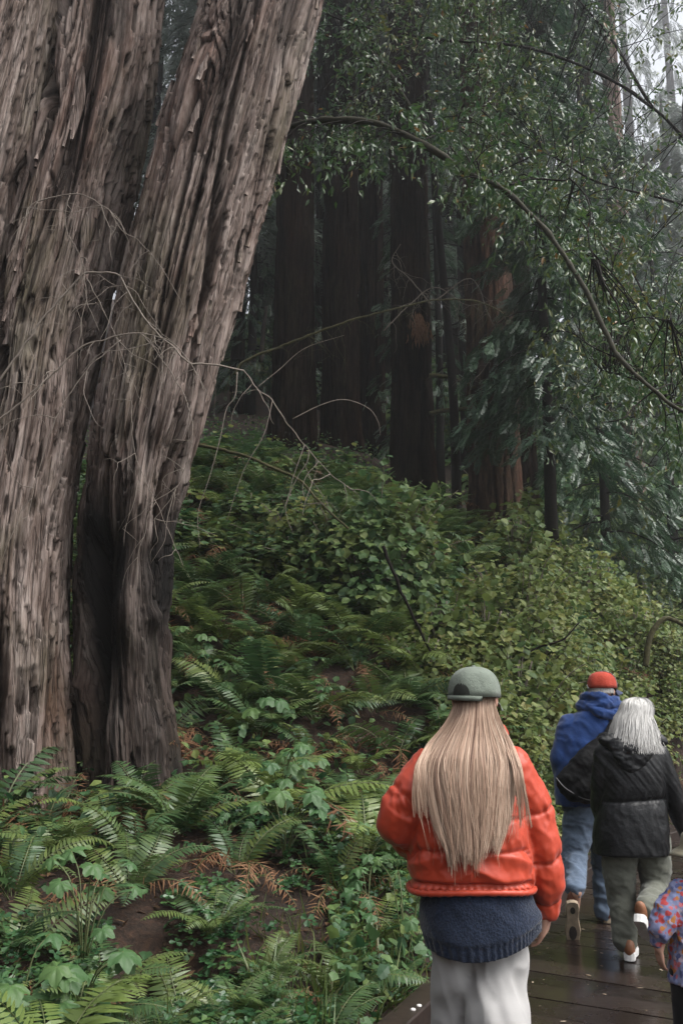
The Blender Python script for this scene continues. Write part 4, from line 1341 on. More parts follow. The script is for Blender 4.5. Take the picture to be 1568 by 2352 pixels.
# ------------------------------------------------------------------ bay laurels: the arching limb, hanging twigs, shining leaves
LIMB = [(560, 330, 9.6), (690, 285, 9.2), (770, 276, 9.0), (880, 287, 8.8), (985, 338, 8.6), (1070, 395, 8.5), (1150, 432, 8.4), (1230, 505, 8.3), (1290, 582, 8.2), (1340, 660, 8.1), (1390, 765, 8.0), (1430, 830, 7.9), (1490, 890, 7.8), (1568, 945, 7.7), (1680, 1000, 7.6)]
LIMB3 = np.array([P(*q) for q in LIMB])
_lx = np.array([q[0] for q in LIMB]); _ly = np.array([q[1] for q in LIMB])

def leaf_clusters(lb, centers, rad, n, r_, tone_mu, size=(0.06, 0.105)):
    for c, R, k, tm in zip(centers, rad, n, tone_mu):
        # short twigs from the cluster centre, leaves in alternating order along them
        m = max(2, k // 8)
        d = norm(r_.normal(size=(m, 3)) + [0, 0, -0.35])
        for j in range(m):
            q = np.linspace(0.25, 1, 8)
            pp = c + d[j] * (R * q)[:, None] + np.outer(q ** 2, [0, 0, -0.22 * R]) + 0.02 * r_.normal(size=(8, 3))
            fw = d[j] + 0.75 * r_.normal(size=(8, 3)) + [0, 0, -0.55]
            scatter(lb, LANCE[0] * [1.45, 1, 1], LANCE[1], pp, fw, np.array([0, -0.1, 0.8]) + 0.55 * r_.normal(size=(8, 3)), r_.uniform(*size, 8), 0,
                    np.where(r_.random(8) < 0.012, 1.0, np.clip(tm + 0.14 * r_.normal(size=8), 0, 0.8)))

def bay_tree(base, trunk_pts, trunk_r, limbs, centers, rad, n, label, seed, tone=0.4, size=(0.06, 0.105)):
    r_ = np.random.default_rng(seed)
    root = thing('bay_laurel_tree', tuple(base), label, 'tree')
    w = MB(); tube(w, catmull(np.array(trunk_pts), 8), np.interp(np.linspace(0, 1, (len(trunk_pts) - 1) * 8 + 1), np.linspace(0, 1, len(trunk_r)), trunk_r), 9)
    obj('trunk', w.mesh('trunk', M_DARKWOOD, origin=base), root)
    if limbs:
        allp = []
        for pts, ra in limbs:
            w = MB(); q = catmull(np.array(pts), 10)
            q = q + 0.012 * fbm(q[:, 0] * 4, q[:, 1] * 4, q[:, 2] * 4, 2, seed)[:, None] * np.array([1, 0, 1])
            tube(w, q, np.linspace(ra[0], ra[1], len(q)) * (1 + 0.32 * vnoise(np.arange(len(q)) * 0.55, 0, 0, seed)), 8)
            o = obj('limb', w.mesh('limb', M_LIMB if ra[0] > 0.03 else M_DARKWOOD, origin=base), root)
            allp.append(q)
        allp = np.vstack(allp)
    else:
        allp = catmull(np.array(trunk_pts), 8)
    w = MB()
    for c in centers:                                   # a twig joins each leaf cluster to the wood
        j = np.argmin(((allp - c) ** 2).sum(1) + 0.3 * r_.random(len(allp)))
        a = allp[j]
        dv = c - a
        if np.linalg.norm(dv) > 3.2: a = c - dv / np.linalg.norm(dv) * 1.2
        mid = (a + c) / 2 + 0.12 * np.linalg.norm(dv) * r_.normal(size=3) * 0.5 + [0, 0, 0.08]
        tube(w, catmull(np.array([a, mid, c]), 5), np.linspace(0.008, 0.003, 11), 4)
    obj('twigs', w.mesh('twigs', M_DARKWOOD, origin=base), root)['kind'] = 'stuff'
    lb = MB(); leaf_clusters(lb, centers, rad, n, r_, np.clip(tone + 0.12 * r_.normal(size=len(centers)), 0.05, 0.8), size)
    obj('crown', lb.mesh('crown', M_BAY, smooth=False, origin=base, tone=True), root)
    return root
M_LIMB = plain('mossy_limb', (0.028, 0.026, 0.014), 0.85, 0.7, 22, 0.7)

def pick(n, dens, y0, y1, seed, x0=640, x1=1720, yt=-160, yb=1150):
    r_ = np.random.default_rng(seed)
    out = []
    while len(out) < n:
        px, py = r_.uniform(x0, x1), r_.uniform(yt, yb)
        if r_.random() < dens(px, py):
            out.append(P(px, py, r_.uniform(y0, y1)))
    return np.array(out)

def dens_a(px, py):                       # leaves carried by the arching limb itself
    L = np.interp(px, _lx, _ly)
    d = py - L
    if px < 900: return 0.35 * math.exp(-((d - 60) / 60.0) ** 2)
    return 0.9 * math.exp(-(d / 110.0) ** 2) * (0.35 if d > 0 else 1.0)
def dens_b(px, py):                       # the leafy mass above the limb
    L = np.interp(px, _lx, _ly)
    d = py - L
    v = 1.0 if d < -30 else math.exp(-((d + 30) / 90.0) ** 2)
    if px < 800: v *= 0.35
    if (px - 1150) / 418 > py / 700: v *= 0.16
    if px < 1000: v *= 0.45
    if px > 1300: v = max(v * 0.7, 0.22 * (py < 980))
    if px < 1000 and d > 40: v *= 0.3
    return v
def dens_c(px, py):                       # yellowish leaves low on the right
    return 0.8 * math.exp(-((px - 1480) / 170.0) ** 2 - ((py - 740) / 200.0) ** 2)

r_ = np.random.default_rng(77)
ca = pick(95, dens_a, 8.2, 9.6, 1)
b0 = P(300, 1000, 9.7); b0[2] = gz(b0[0], b0[1])[0] - 0.1
limbs = [([P(*q) for q in LIMB], (0.038, 0.013)),
         ([P(1170, 425, 8.4), P(1215, 410, 8.5), P(1265, 413, 8.5), P(1302, 412, 8.5), P(1312, 385, 8.5), P(1314, 320, 8.6)], (0.010, 0.006)),
         ([P(1306, 408, 8.5), P(1330, 430, 8.5), P(1355, 480, 8.4), P(1350, 545, 8.3), P(1362, 600, 8.3)], (0.010, 0.005)),
         ([P(1370, 600, 8.0), P(1385, 650, 7.9), P(1415, 700, 7.9), P(1425, 745, 7.9)], (0.011, 0.007)),
         ([P(1425, 745, 7.9), P(1470, 730, 7.8), P(1540, 735, 7.8)], (0.007, 0.004)),
         ([P(1435, 825, 7.9), P(1380, 805, 8.0), P(1350, 790, 8.0), P(1310, 760, 8.0)], (0.008, 0.004)),
         ([P(770, 277, 9.0), P(830, 215, 9.2), P(900, 180, 9.4), P(960, 160, 9.6)], (0.008, 0.004)),
         ([P(960, 325, 8.6), P(1020, 300, 8.9), P(1100, 250, 9.2), P(1160, 190, 9.5)], (0.007, 0.004)),
         ([P(1100, 410, 8.5), P(1060, 330, 8.9), P(1050, 250, 9.2)], (0.007, 0.004)),
         ([P(1500, 898, 7.8), P(1460, 930, 7.8), P(1430, 960, 7.7), P(1380, 970, 7.7)], (0.008, 0.004))]
bay_tree(b0, [b0, P(330, 1000, 9.8), P(420, 640, 9.8), P(545, 340, 9.6), P(600, 100, 9.6)], [0.14, 0.11, 0.07, 0.04], limbs, ca, r_.uniform(0.2, 0.36, len(ca)), r_.integers(20, 44, len(ca)),
         'bay laurel behind the leaning redwood, one long limb arching down over the slope', 81, 0.36)
cb = pick(270, dens_b, 9.8, 14.5, 2)
b1 = P(2450, 1700, 12.2); b1[2] = gz(b1[0], b1[1])[0] - 0.1
lb_ = [([P(1890, 900, 12.2), P(1700, 500, 12), P(1500, 250, 11.8), P(1250, 120, 11.6), P(1000, 90, 11.6), P(820, 60, 11.8)], (0.03, 0.01)),
       ([P(1890, 700, 12.2), P(1720, 560, 11.6), P(1560, 470, 11.2), P(1380, 420, 11), P(1250, 350, 11)], (0.022, 0.008)),
       ([P(1500, 250, 11.8), P(1380, 60, 12), P(1250, -80, 12.4)], (0.02, 0.01)),
       ([P(1890, 800, 12.2), P(1740, 800, 11.4), P(1600, 780, 11), P(1480, 720, 10.8), P(1400, 640, 10.8)], (0.02, 0.008))]
bay_tree(b1, [b1, P(2350, 1200, 12.2), P(2150, 800, 12.2), P(1890, 700, 12.2), P(1860, 200, 12.2), P(1800, -300, 12.4)], [0.2, 0.17, 0.14, 0.11, 0.07, 0.03], lb_, cb, r_.uniform(0.3, 0.55, len(cb)), r_.integers(36, 80, len(cb)),
         'bay laurel crown of small shining leaves overhanging the slope from beyond the frame', 82, 0.42)
cc = pick(70, dens_c, 9.5, 12.0, 3)
b2 = P(1665, 1470, 16.6); b2[2] = gz(b2[0], b2[1])[0] - 0.1
bay_tree(b2, [b2, P(1670, 1200, 15.6), P(1640, 960, 13.0), P(1520, 760, 10.6), P(1450, 620, 10.6)], [0.05, 0.035, 0.025, 0.018, 0.01], [([P(1590, 950, 10.8), P(1480, 880, 10.6), P(1380, 850, 10.6)], (0.02, 0.006))], cc, r_.uniform(0.25, 0.45, len(cc)), r_.integers(22, 44, len(cc)),
         'slender bay laurel with thin yellowing leaves above the walkers', 83, 0.6)
cd = pick(105, lambda px, py: (0.45 if px < 1000 else 1.0) if (px < 1250 and py < 380 - 0.2 * abs(px - 950)) else 0.15 * (py < 330), 14.5, 18.5, 4, 700, 1500, -150, 520)
b3 = P(1050, 1220, 17.8); b3[2] = gz(b3[0], b3[1])[0] - 0.1
bay_tree(b3, [b3, P(1040, 900, 17.6), P(1005, 500, 17.2), P(980, 200, 17), P(960, -50, 17)], [0.10, 0.085, 0.07, 0.05, 0.03], [([P(1005, 500, 17.2), P(1120, 250, 16.5), P(1240, 100, 16)], (0.05, 0.02)), ([P(990, 330, 17), P(880, 150, 16.6), P(780, 60, 16.4)], (0.05, 0.02))], cd, r_.uniform(0.4, 0.7, len(cd)), r_.integers(40, 80, len(cd)),
         'dark-leaved bay laurel between the dark redwoods and the arching limb', 84, 0.22, (0.07, 0.12))

# ------------------------------------------------------------------ young redwoods with drooping feathery boughs
def young(px, py, Y, w, height, rad, z0, nb, ns, label, seed, droop=0.8, spray=(0.2, 0.42), arc=(0, 6.283)):
    p = P(px, py, Y); p[2] = gz(p[0], p[1])[0] - 0.1
    root = thing('young_redwood_tree', tuple(p), label, 'tree')
    r = w / 2 * S(py, Y)
    hs = np.linspace(0, height, 12)
    ax = np.stack([p[0] + 0.05 * np.sin(hs * 0.4), p[1] + 0 * hs, p[2] + hs], 1)
    w_ = MB(); tube(w_, ax, np.interp(hs, [0, 1, height], [r * 1.4, r, r * 0.15]), 9)
    obj('trunk', w_.mesh('trunk', M_DARKWOOD, origin=p), root)
    crown_objs(root, (0, 0, 0), height, z0, rad, nb, ns, seed, droop=droop, spray=spray, arc=arc)
young(1268, 1330, 16.5, 30, 15, 1.6, 2.9, 80, 4600, 'young redwood with a thin dark stem and feathery drooping boughs', 610)
young(574, 890, 27, 22, 14, 2.4, 0.5, 60, 2000, 'young redwood glimpsed between the leaning redwood and the first dark trunk', 615)
young(1390, 1280, 20.5, 24, 17, 2.2, 1.6, 70, 4200, 'young redwood with low hanging boughs beside the pale trunk', 612)
young(1545, 1300, 24, 26, 13, 3.2, 1.2, 60, 2800, 'young redwood in the mist at the edge of the frame, boughs to the ground', 613)
young(1010, 1130, 22, 20, 16, 2.2, 2.0, 40, 1300, 'young redwood in the gap between two dark trunks', 614)

# ------------------------------------------------------------------ bare branches in front of the big trunks
def bare_branch(mains, twigs, label, seed, base=None, auto=26, mat=M_TWIG, name='bare_branch', r0=0.012):
    r_ = np.random.default_rng(seed)
    base = mains[0][0] if base is None else base
    root = thing(name, tuple(base), label, 'branch')
    for k, (pts_r) in enumerate(mains):
        pts, ra = pts_r[:-1], pts_r[-1]
        q = catmull(np.array(pts), 9)
        q = q + 0.008 * np.stack([vnoise(q[:, 0] * 14, q[:, 2] * 14, k, seed), 0 * q[:, 0], vnoise(q[:, 0] * 14, q[:, 2] * 14, k + 5, seed)], 1)
        w = MB(); tube(w, q, np.linspace(ra[0], ra[1], len(q)), 7)
        obj('limb', w.mesh('limb', mat, origin=base), root)
        L = len(q)
        for i in range(max(2, int(auto * len(pts) / sum(len(m) for m in mains)))):
            a = q[r_.integers(2, L)]
            ln = r_.uniform(0.15, 0.75)
            d = norm(np.array([r_.normal() * 0.8, r_.normal() * 0.25 - 0.1, r_.normal() * 0.55 - 0.55]))
            m = 6
            c = [a]
            for j in range(m):
                d = norm(d + 0.28 * r_.normal(size=3) * [1, 0.4, 1] + [0, 0, -0.22])
                c.append(c[-1] + d * ln / m)
            cq = catmull(np.array(c), 4)
            w = MB(); tube(w, cq, np.linspace(0.0035, 0.0012, len(cq)), 4)
            for j in range(r_.integers(0, 4)):
                s = r_.integers(4, len(cq))
                e = norm(np.array([r_.normal(), 0.2 * r_.normal(), r_.normal() - 0.2]))
                cc_ = np.array([cq[s], cq[s] + e * ln * 0.16, cq[s] + e * ln * 0.3 + [0.02 * r_.normal(), 0, -0.03]])
                tube(w, catmull(cc_, 3), np.linspace(0.0022, 0.001, 7), 3)
            obj('twig', w.mesh('twig', mat, origin=base), root)
    for pts, ra in twigs:
        q = catmull(np.array(pts), 8)
        w = MB(); tube(w, q, np.linspace(ra[0], ra[1], len(q)), 5)
        obj('twig', w.mesh('twig', mat, origin=base), root)
    return root
Q = lambda Y, *a: [P(x, y, Y + dy) for x, y, dy in [(t + (0,))[:3] for t in a]]
bare_branch([Q(7.15, (-60, 960), (17, 850), (65, 780), (100, 730), (145, 680), (185, 635), (215, 625), (270, 632), (290, 665), (320, 715), (360, 765), (400, 800), (435, 832), (500, 840, .1), (560, 850, .2)) + [(0.009, 0.0065)],
             Q(7.35, (560, 850), (590, 894), (626, 920), (652, 960), (678, 995), (705, 1026), (758, 1088), (815, 1132)) + [(0.006, 0.0025)]],
            [(Q(7.45, (672, 962), (740, 929), (793, 918), (846, 938), (868, 969), (873, 1000)), (0.004, 0.0015)), (Q(7.4, (709, 1035), (705, 1061), (683, 1096), (665, 1136), (656, 1176), (674, 1228)), (0.004, 0.0015)),
             (Q(7.3, (545, 855), (540, 910), (520, 940), (505, 1010), (480, 1100), (455, 1180), (460, 1260)), (0.005, 0.0015)), (Q(7.4, (626, 920), (605, 1000), (560, 1080), (520, 1200)), (0.004, 0.0015)),
             (Q(7.4, (590, 890), (640, 850), (700, 800), (790, 770)), (0.004, 0.0015))],
            'long bare branch arching over both big trunks and hanging out over the slope', 91, auto=34)
bare_branch([Q(7.05, (-60, 1010), (40, 930), (100, 878), (150, 830), (190, 795), (240, 780), (300, 766), (360, 772), (400, 790), (440, 835), (470, 900)) + [(0.008, 0.003)],
             Q(7.0, (60, 500), (80, 465), (165, 445), (220, 460), (260, 495), (280, 530), (320, 555), (360, 600), (420, 700)) + [(0.006, 0.002)],
             Q(7.1, (160, 445), (150, 520), (190, 600), (200, 690), (230, 760)) + [(0.004, 0.002)],
             Q(7.0, (280, 780), (200, 850), (130, 960), (90, 1080), (60, 1200)) + [(0.005, 0.002)]],
            [], 'tangle of pale dry twigs low across the upright redwood', 92, auto=40)
bare_branch([Q(7.2, (330, 770), (390, 850), (440, 960), (430, 1060), (400, 1130), (350, 1200)) + [(0.005, 0.002)], Q(7.15, (200, 640), (260, 760), (300, 900), (310, 1040), (370, 1180), (420, 1300)) + [(0.004, 0.002)]], [],
            'loose hanging twigs over the foot of the leaning redwood', 93, auto=20)
# mossy limbs across the dark trunks
bare_branch([Q(14.0, (540, 860), (564, 828), (652, 793), (731, 762), (806, 736), (907, 709), (1004, 689), (1092, 692), (1160, 720)) + [(0.022, 0.009)]], [], 'long thin mossy limb slanting across the dark trunks', 94, auto=46, mat=M_MOSS, name='mossy_branch')
bare_branch([Q(17.0, (990, 700), (940, 640), (900, 600), (920, 560)) + [(0.012, 0.004)], Q(16.8, (1000, 690), (1080, 640), (1120, 720), (1140, 790), (1100, 860), (1060, 890)) + [(0.012, 0.004)], Q(16.8, (880, 760), (940, 700), (1000, 660), (1070, 700), (1130, 690)) + [(0.012, 0.004)]], [], 'spray of grey dead twigs before the trunk with the red tuft', 95, auto=60)
bare_branch([Q(18.2, (985, 862), (1039, 868), (1092, 890)) + [(0.045, 0.03)]], [], 'short mossy limb joining two dark trunks', 96, auto=8, mat=M_MOSS, name='mossy_branch')
bare_branch([Q(18.4, (985, 950), (1040, 940), (1110, 935), (1180, 905)) + [(0.05, 0.03)]], [], 'dark mossy limb low between the dark trunks', 99, auto=6, mat=M_MOSS, name='mossy_branch')
bare_branch([Q(10.5, (440, 1020), (500, 1030), (570, 1050), (640, 1080), (690, 1105), (740, 1160), (800, 1215)) + [(0.022, 0.012)]], [], 'yellow-mossed limb reaching down from the leaning redwood into the shrubs', 97, auto=18, mat=M_MOSS, name='mossy_branch')
bare_branch([Q(12.5, (1480, 1530), (1492, 1465), (1510, 1432), (1530, 1420), (1555, 1428), (1580, 1450), (1600, 1500)) + [(0.04, 0.022)]], [], 'thick mossy limb bent like an arch above the white-haired walker', 98, auto=14, mat=M_MOSS, name='mossy_branch')
bare_branch([Q(10.4, (880, 1255), (905, 1320), (930, 1380), (975, 1470), (990, 1500)) + [(0.02, 0.012)]], [], 'dark bare stem slanting through the round-leaved shrub', 100, auto=4, mat=M_DARKWOOD, name='bare_branch')
bare_branch([Q(11.5, (1180, 1530), (1230, 1490), (1290, 1470), (1330, 1430)) + [(0.016, 0.008)]], [], 'dark bare stem low in the yellowing shrubs', 101, auto=5, mat=M_DARKWOOD, name='bare_branch')
bare_branch([Q(17.0, (600, 830), (605, 760), (612, 705)) + [(0.05, 0.03)]], [], 'short black snag standing between the leaning redwood and the first dark trunk', 102, auto=3, mat=M_DARKWOOD, name='dead_snag')

# rust red dead spray caught on a dark trunk
tf_ = thing('dead_spray_tuft', tuple(P(958, 715, 18.2)), 'rust red tuft of dead foliage hanging on a dark trunk', 'dead foliage')
lb = MB(); r_ = np.random.default_rng(3)
n = 260
q = r_.random(n)
c0 = P(958, 715, 18.2); c1 = P(966, 785, 18.1)
pp = c0 + (c1 - c0) * q[:, None] * 0.8 + r_.normal(size=(n, 3)) * 0.05 * [1.6, 0.6, 1] * (0.4 + q)[:, None]
scatter(lb, LANCE[0] * [0.35, 1, 1], LANCE[1], pp, np.array([0.1, -0.1, -1]) + 0.25 * r_.normal(size=(n, 3)), np.array([0, -1, 0.2]) + 0.4 * r_.normal(size=(n, 3)), r_.uniform(0.12, 0.28, n), 0, 0.2 + 0.8 * r_.random(n))
obj('dead_sprays', lb.mesh('dead_sprays', M_FERN_DEAD, smooth=False, origin=c0, tone=True), tf_)

# rotten wood on the soil of the near bank
lg = hit(395, 1885)
mb = MB()
s = np.linspace(-0.42, 0.42, 12)
pts = np.stack([lg[0] + s, lg[1] + 0.12 * s, gz(lg[0] + s, lg[1] + 0.12 * s) + 0.03], 1)
tube(mb, pts, 0.055 * (1 + 0.25 * vnoise(s * 9, 0, 0, 4)), 10)
tag(obj('rotten_log', mb.mesh('rotten_log', plain('rotten_wood', (0.045, 0.022, 0.015), 0.9, 0.6, 12, 0.9), origin=lg), None, tuple(lg)), 'short dark rotten log lying on the bare soil under the redwoods', 'log')
# ------------------------------------------------------------------ people
def cap_prim(mb, a, b, ra, rb, seg=18):
    a, b = np.asarray(a, float), np.asarray(b, float)
    L = np.linalg.norm(b - a)
    d = (b - a) / max(L, 1e-6)
    ref = np.array([0, 0, 1.0]) if abs(d[2]) < 0.9 else np.array([1.0, 0, 0])
    u = norm(np.cross(d, ref)); w = np.cross(d, u)
    rows = []
    for t in np.linspace(-np.pi / 2, 0, 6)[1:]: rows.append((a + d * ra * math.sin(t), ra * math.cos(t)))
    for t in np.linspace(0, np.pi / 2, 6)[:-1]: rows.append((b + d * rb * math.sin(t), rb * math.cos(t)))
    an = np.linspace(0, 2 * np.pi, seg, endpoint=False)
    v = [c + r * (np.cos(an)[:, None] * u + np.sin(an)[:, None] * w) for c, r in rows]
    v = np.vstack(v + [[a - d * ra], [b + d * rb]])
    n = len(rows); f = []
    for i in range(n - 1):
        for j in range(seg):
            k = (j + 1) % seg
            f.append((i * seg + j, i * seg + k, (i + 1) * seg + k, (i + 1) * seg + j))
    for j in range(seg):
        k = (j + 1) % seg
        f.append((n * seg, k, j)); f.append((n * seg + 1, (n - 1) * seg + j, (n - 1) * seg + k))
    mb.add(v, f)
def chain(mb, pts, rads):
    for i in range(len(pts) - 1):
        cap_prim(mb, pts[i], pts[i + 1], rads[i], rads[i + 1])
def loft(mb, secs, seg=40, ex=2.0):
    """sections (x, y, z, rx, ry) from bottom to top, closed"""
    an = np.linspace(0, 2 * np.pi, seg, endpoint=False)
    ca, sa = np.cos(an), np.sin(an)
    ca = np.sign(ca) * np.abs(ca) ** (2 / ex); sa = np.sign(sa) * np.abs(sa) ** (2 / ex)
    s = catmull(np.array(secs, float), 5)
    v = np.stack([s[:, 0, None] + s[:, 3, None] * ca, s[:, 1, None] + s[:, 4, None] * sa, s[:, 2, None] + 0 * ca], -1)
    n = len(s)
    f = [(i * seg + j, i * seg + (j + 1) % seg, (i + 1) * seg + (j + 1) % seg, (i + 1) * seg + j) for i in range(n - 1) for j in range(seg)]
    f += [tuple(range(seg))[::-1], tuple(range((n - 1) * seg, n * seg))]
    mb.add(v.reshape(-1, 3), f)
def ell(mb, c, r, seg=20, R=None):
    th = np.linspace(0, np.pi, 12)[1:-1]; an = np.linspace(0, 2 * np.pi, seg, endpoint=False)
    v = np.stack([np.sin(th)[:, None] * np.cos(an), np.sin(th)[:, None] * np.sin(an), np.cos(th)[:, None] + 0 * an], -1).reshape(-1, 3)
    v = np.vstack([v, [[0, 0, 1], [0, 0, -1]]]) * np.asarray(r, float)
    if R is not None: v = v @ np.asarray(R).T
    n = len(th)
    f = [((i + 1) * seg + j, (i + 1) * seg + (j + 1) % seg, i * seg + (j + 1) % seg, i * seg + j) for i in range(n - 1) for j in range(seg)]
    f += [(n * seg, j, (j + 1) % seg) for j in range(seg)] + [(n * seg + 1, (n - 1) * seg + (j + 1) % seg, (n - 1) * seg + j) for j in range(seg)]
    mb.add(v + np.asarray(c, float), f)

def fuse(mb, name, mat, origin, voxel=0.01, smooth=6, deci=None, disp=None, tone=None):
    """one continuous skin over overlapping volumes, then folds and seams as relief"""
    me0 = mb.mesh(name + '_raw', smooth=True)
    o = bpy.data.objects.new('raw', me0); COL.objects.link(o)
    r = o.modifiers.new('r', 'REMESH'); r.mode = 'VOXEL'; r.voxel_size = voxel; r.use_smooth_shade = True
    if smooth:
        s = o.modifiers.new('s', 'SMOOTH'); s.factor = 0.5; s.iterations = smooth
    if deci:
        d = o.modifiers.new('d', 'DECIMATE'); d.ratio = deci
    dg = bpy.context.evaluated_depsgraph_get()
    me = bpy.data.meshes.new_from_object(o.evaluated_get(dg))
    bpy.data.objects.remove(o); bpy.data.meshes.remove(me0)
    me.name = name
    n = len(me.vertices)
    co = np.zeros(n * 3, np.float32); me.vertices.foreach_get('co', co); co = co.reshape(-1, 3).astype(float)
    if disp is not None:
        no = np.zeros(n * 3, np.float32); me.vertex_normals.foreach_get('vector', no); no = no.reshape(-1, 3).astype(float)
        co = co + disp(co, no)
    if tone is not None:
        a = me.attributes.new('tone', 'FLOAT', 'POINT'); a.data.foreach_set('value', tone(co).astype(np.float32))
    me.vertices.foreach_set('co', (co - np.asarray(origin)).astype(np.float32).ravel())
    me.polygons.foreach_set('use_smooth', np.ones(len(me.polygons), bool))
    me.materials.clear(); me.materials.append(mat)
    me.update()
    return me

def fabric(name, c, rough=0.85, weave=400, fold=0.3, var=0.18, sheen=0.2, spec=0.2, big=7):
    m = NT(name, rough, spec)
    v = m.coord()
    n = m.noise(v, weave, 2, 0.6); b = m.noise(v, big, 4, 0.55)
    s = m.math('ADD', m.math('MULTIPLY', n, 0.5), m.math('MULTIPLY', b, 0.5))
    m.base(m.ramp(s, [(0.3, tuple(x * (1 - var) for x in c)), (0.7, tuple(min(1, x * (1 + var)) for x in c))]))
    m.b.inputs['Sheen Weight'].default_value = sheen
    m.bump(m.math('ADD', m.math('MULTIPLY', n, 0.25), m.noise(v, big * 3.2, 5, 0.6)), fold, 0.012)
    return m.m
def skin(name, c):
    m = NT(name, 0.5, 0.4)
    v = m.coord()
    m.base(m.ramp(m.noise(v, 14, 4), [(0.3, tuple(x * 0.85 for x in c)), (0.7, c)]))
    m.b.inputs['Subsurface Weight'].default_value = 0.1
    m.b.inputs['Subsurface Radius'].default_value = (0.01, 0.004, 0.002)
    return m.m
M_SKIN = skin('skin', (0.52, 0.30, 0.22))

def hand(mb, wrist, dirn, back, size=0.18, curl=0.5, thumb=1):
    """palm, four bent fingers of unequal length and a thumb off the side of the palm"""
    d = norm(dirn); b = norm(np.asarray(back, float) - d * np.dot(back, d)); s = np.cross(d, b) * thumb
    w = np.asarray(wrist, float)
    k = size / 0.18
    for q in np.linspace(-0.028, 0.028, 4):
        cap_prim(mb, w + s * q * 0.7 * k, w + d * 0.085 * k + s * q * k, 0.017 * k, 0.0135 * k, 10)
    for q, L in ((-0.030, 0.062), (-0.010, 0.077), (0.010, 0.082), (0.030, 0.072)):
        p = w + d * 0.088 * k + s * q * k
        dd = d.copy(); rr = 0.0095 * k
        for seg_, fr in ((0.45, 0.5), (0.30, 1.0), (0.25, 1.0)):
            dd = norm(dd - b * curl * fr * 0.8 + s * q * 1.2)
            e = p + dd * L * k * seg_
            cap_prim(mb, p, e, rr, rr * 0.9, 10); p = e; rr *= 0.9
    p = w + d * 0.022 * k + s * 0.030 * k
    dd = norm(d * 0.75 + s * 0.75 - b * 0.25)
    for L in (0.036, 0.030, 0.025):
        e = p + dd * L * k
        cap_prim(mb, p, e, 0.0115 * k, 0.0105 * k, 10); p = e; dd = norm(dd + d * 0.45 - b * 0.2)

def head(mb, c, hw, yaw, hh=None, pitch=0.0):
    """c = centre of the head; faces along +y turned by yaw"""
    hh = hh or hw * 1.42
    cy_, sy_ = math.cos(yaw), math.sin(yaw)
    R = np.array([[cy_, sy_, 0], [-sy_, cy_, 0], [0, 0, 1.0]])
    T = lambda p: np.asarray(c) + R @ (np.asarray(p, float) * hw)
    ell(mb, T((0, -0.08, 0.22)), (0.5 * hw, 0.60 * hw, 0.50 * hw), R=R)
    ell(mb, T((0, 0.13, -0.18)), (0.40 * hw, 0.44 * hw, 0.56 * hw), R=R)
    cap_prim(mb, T((0, 0.42, -0.55)), T((0, 0.36, -0.52)), 0.14 * hw, 0.16 * hw)          # chin
    cap_prim(mb, T((0, 0.56, 0.06)), T((0, 0.68, -0.16)), 0.055 * hw, 0.095 * hw)         # nose
    cap_prim(mb, T((-0.12, 0.55, -0.36)), T((0.12, 0.55, -0.36)), 0.05 * hw, 0.05 * hw)   # lips
    for sx in (-1, 1):
        cap_prim(mb, T((sx * 0.30, 0.47, 0.13)), T((sx * 0.12, 0.52, 0.12)), 0.06 * hw, 0.06 * hw)  # brow
        cap_prim(mb, T((sx * 0.28, 0.40, -0.12)), T((sx * 0.2, 0.45, -0.16)), 0.12 * hw, 0.1 * hw)   # cheek
        ell(mb, T((sx * 0.54, -0.02, -0.05)), (0.05 * hw, 0.13 * hw, 0.21 * hw), R=R)      # ear
    return T
M_EYE = plain('eye', (0.08, 0.06, 0.05), 0.15, 0.3, 60)

def person(origin, label, body_mb, voxel=0.006, deci=0.2):
    me = fuse(body_mb, 'person', M_SKIN, origin, voxel, 3, deci)
    o = obj('person', me, None, tuple(origin))
    return tag(o, label, 'person')
def eyes(root, T, hw, origin):
    for sx in (-1, 1):
        mb = MB(); ell(mb, T((sx * 0.2, 0.50, 0.02)), (0.07 * hw,) * 3, 12)
        obj('eye', mb.mesh('eye', M_EYE, origin=origin), root)
def part(root, name, mb, mat, origin, **kw):
    return obj(name, fuse(mb, name, mat, origin, **kw), root)

def folds(co, no, amp, f=(9, 9, 5), seed=1, ridge=True):
    n = fbm(co[:, 0] * f[0] + 0.6 * co[:, 2] * f[0], co[:, 1] * f[1], co[:, 2] * f[2], 3, seed)
    if ridge: n = 0.5 - np.abs(n) * 1.8
    return no * (amp * n)[:, None]
def axis_dist(co, pts):
    """distance to a chain and arc length along it"""
    best = np.full(len(co), 1e9); arc = np.zeros(len(co)); L = 0
    for a, b in zip(pts[:-1], pts[1:]):
        a, b = np.asarray(a), np.asarray(b); ab = b - a; l = np.linalg.norm(ab)
        t = np.clip(((co - a) @ ab) / (l * l), 0, 1)
        d = np.linalg.norm(co - a - t[:, None] * ab, axis=1)
        m = d < best
        best[m] = d[m]; arc[m] = L + t[m] * l
        L += l
    return best, arc
def seam(t, w):
    return -np.exp(-(t / w) ** 2)

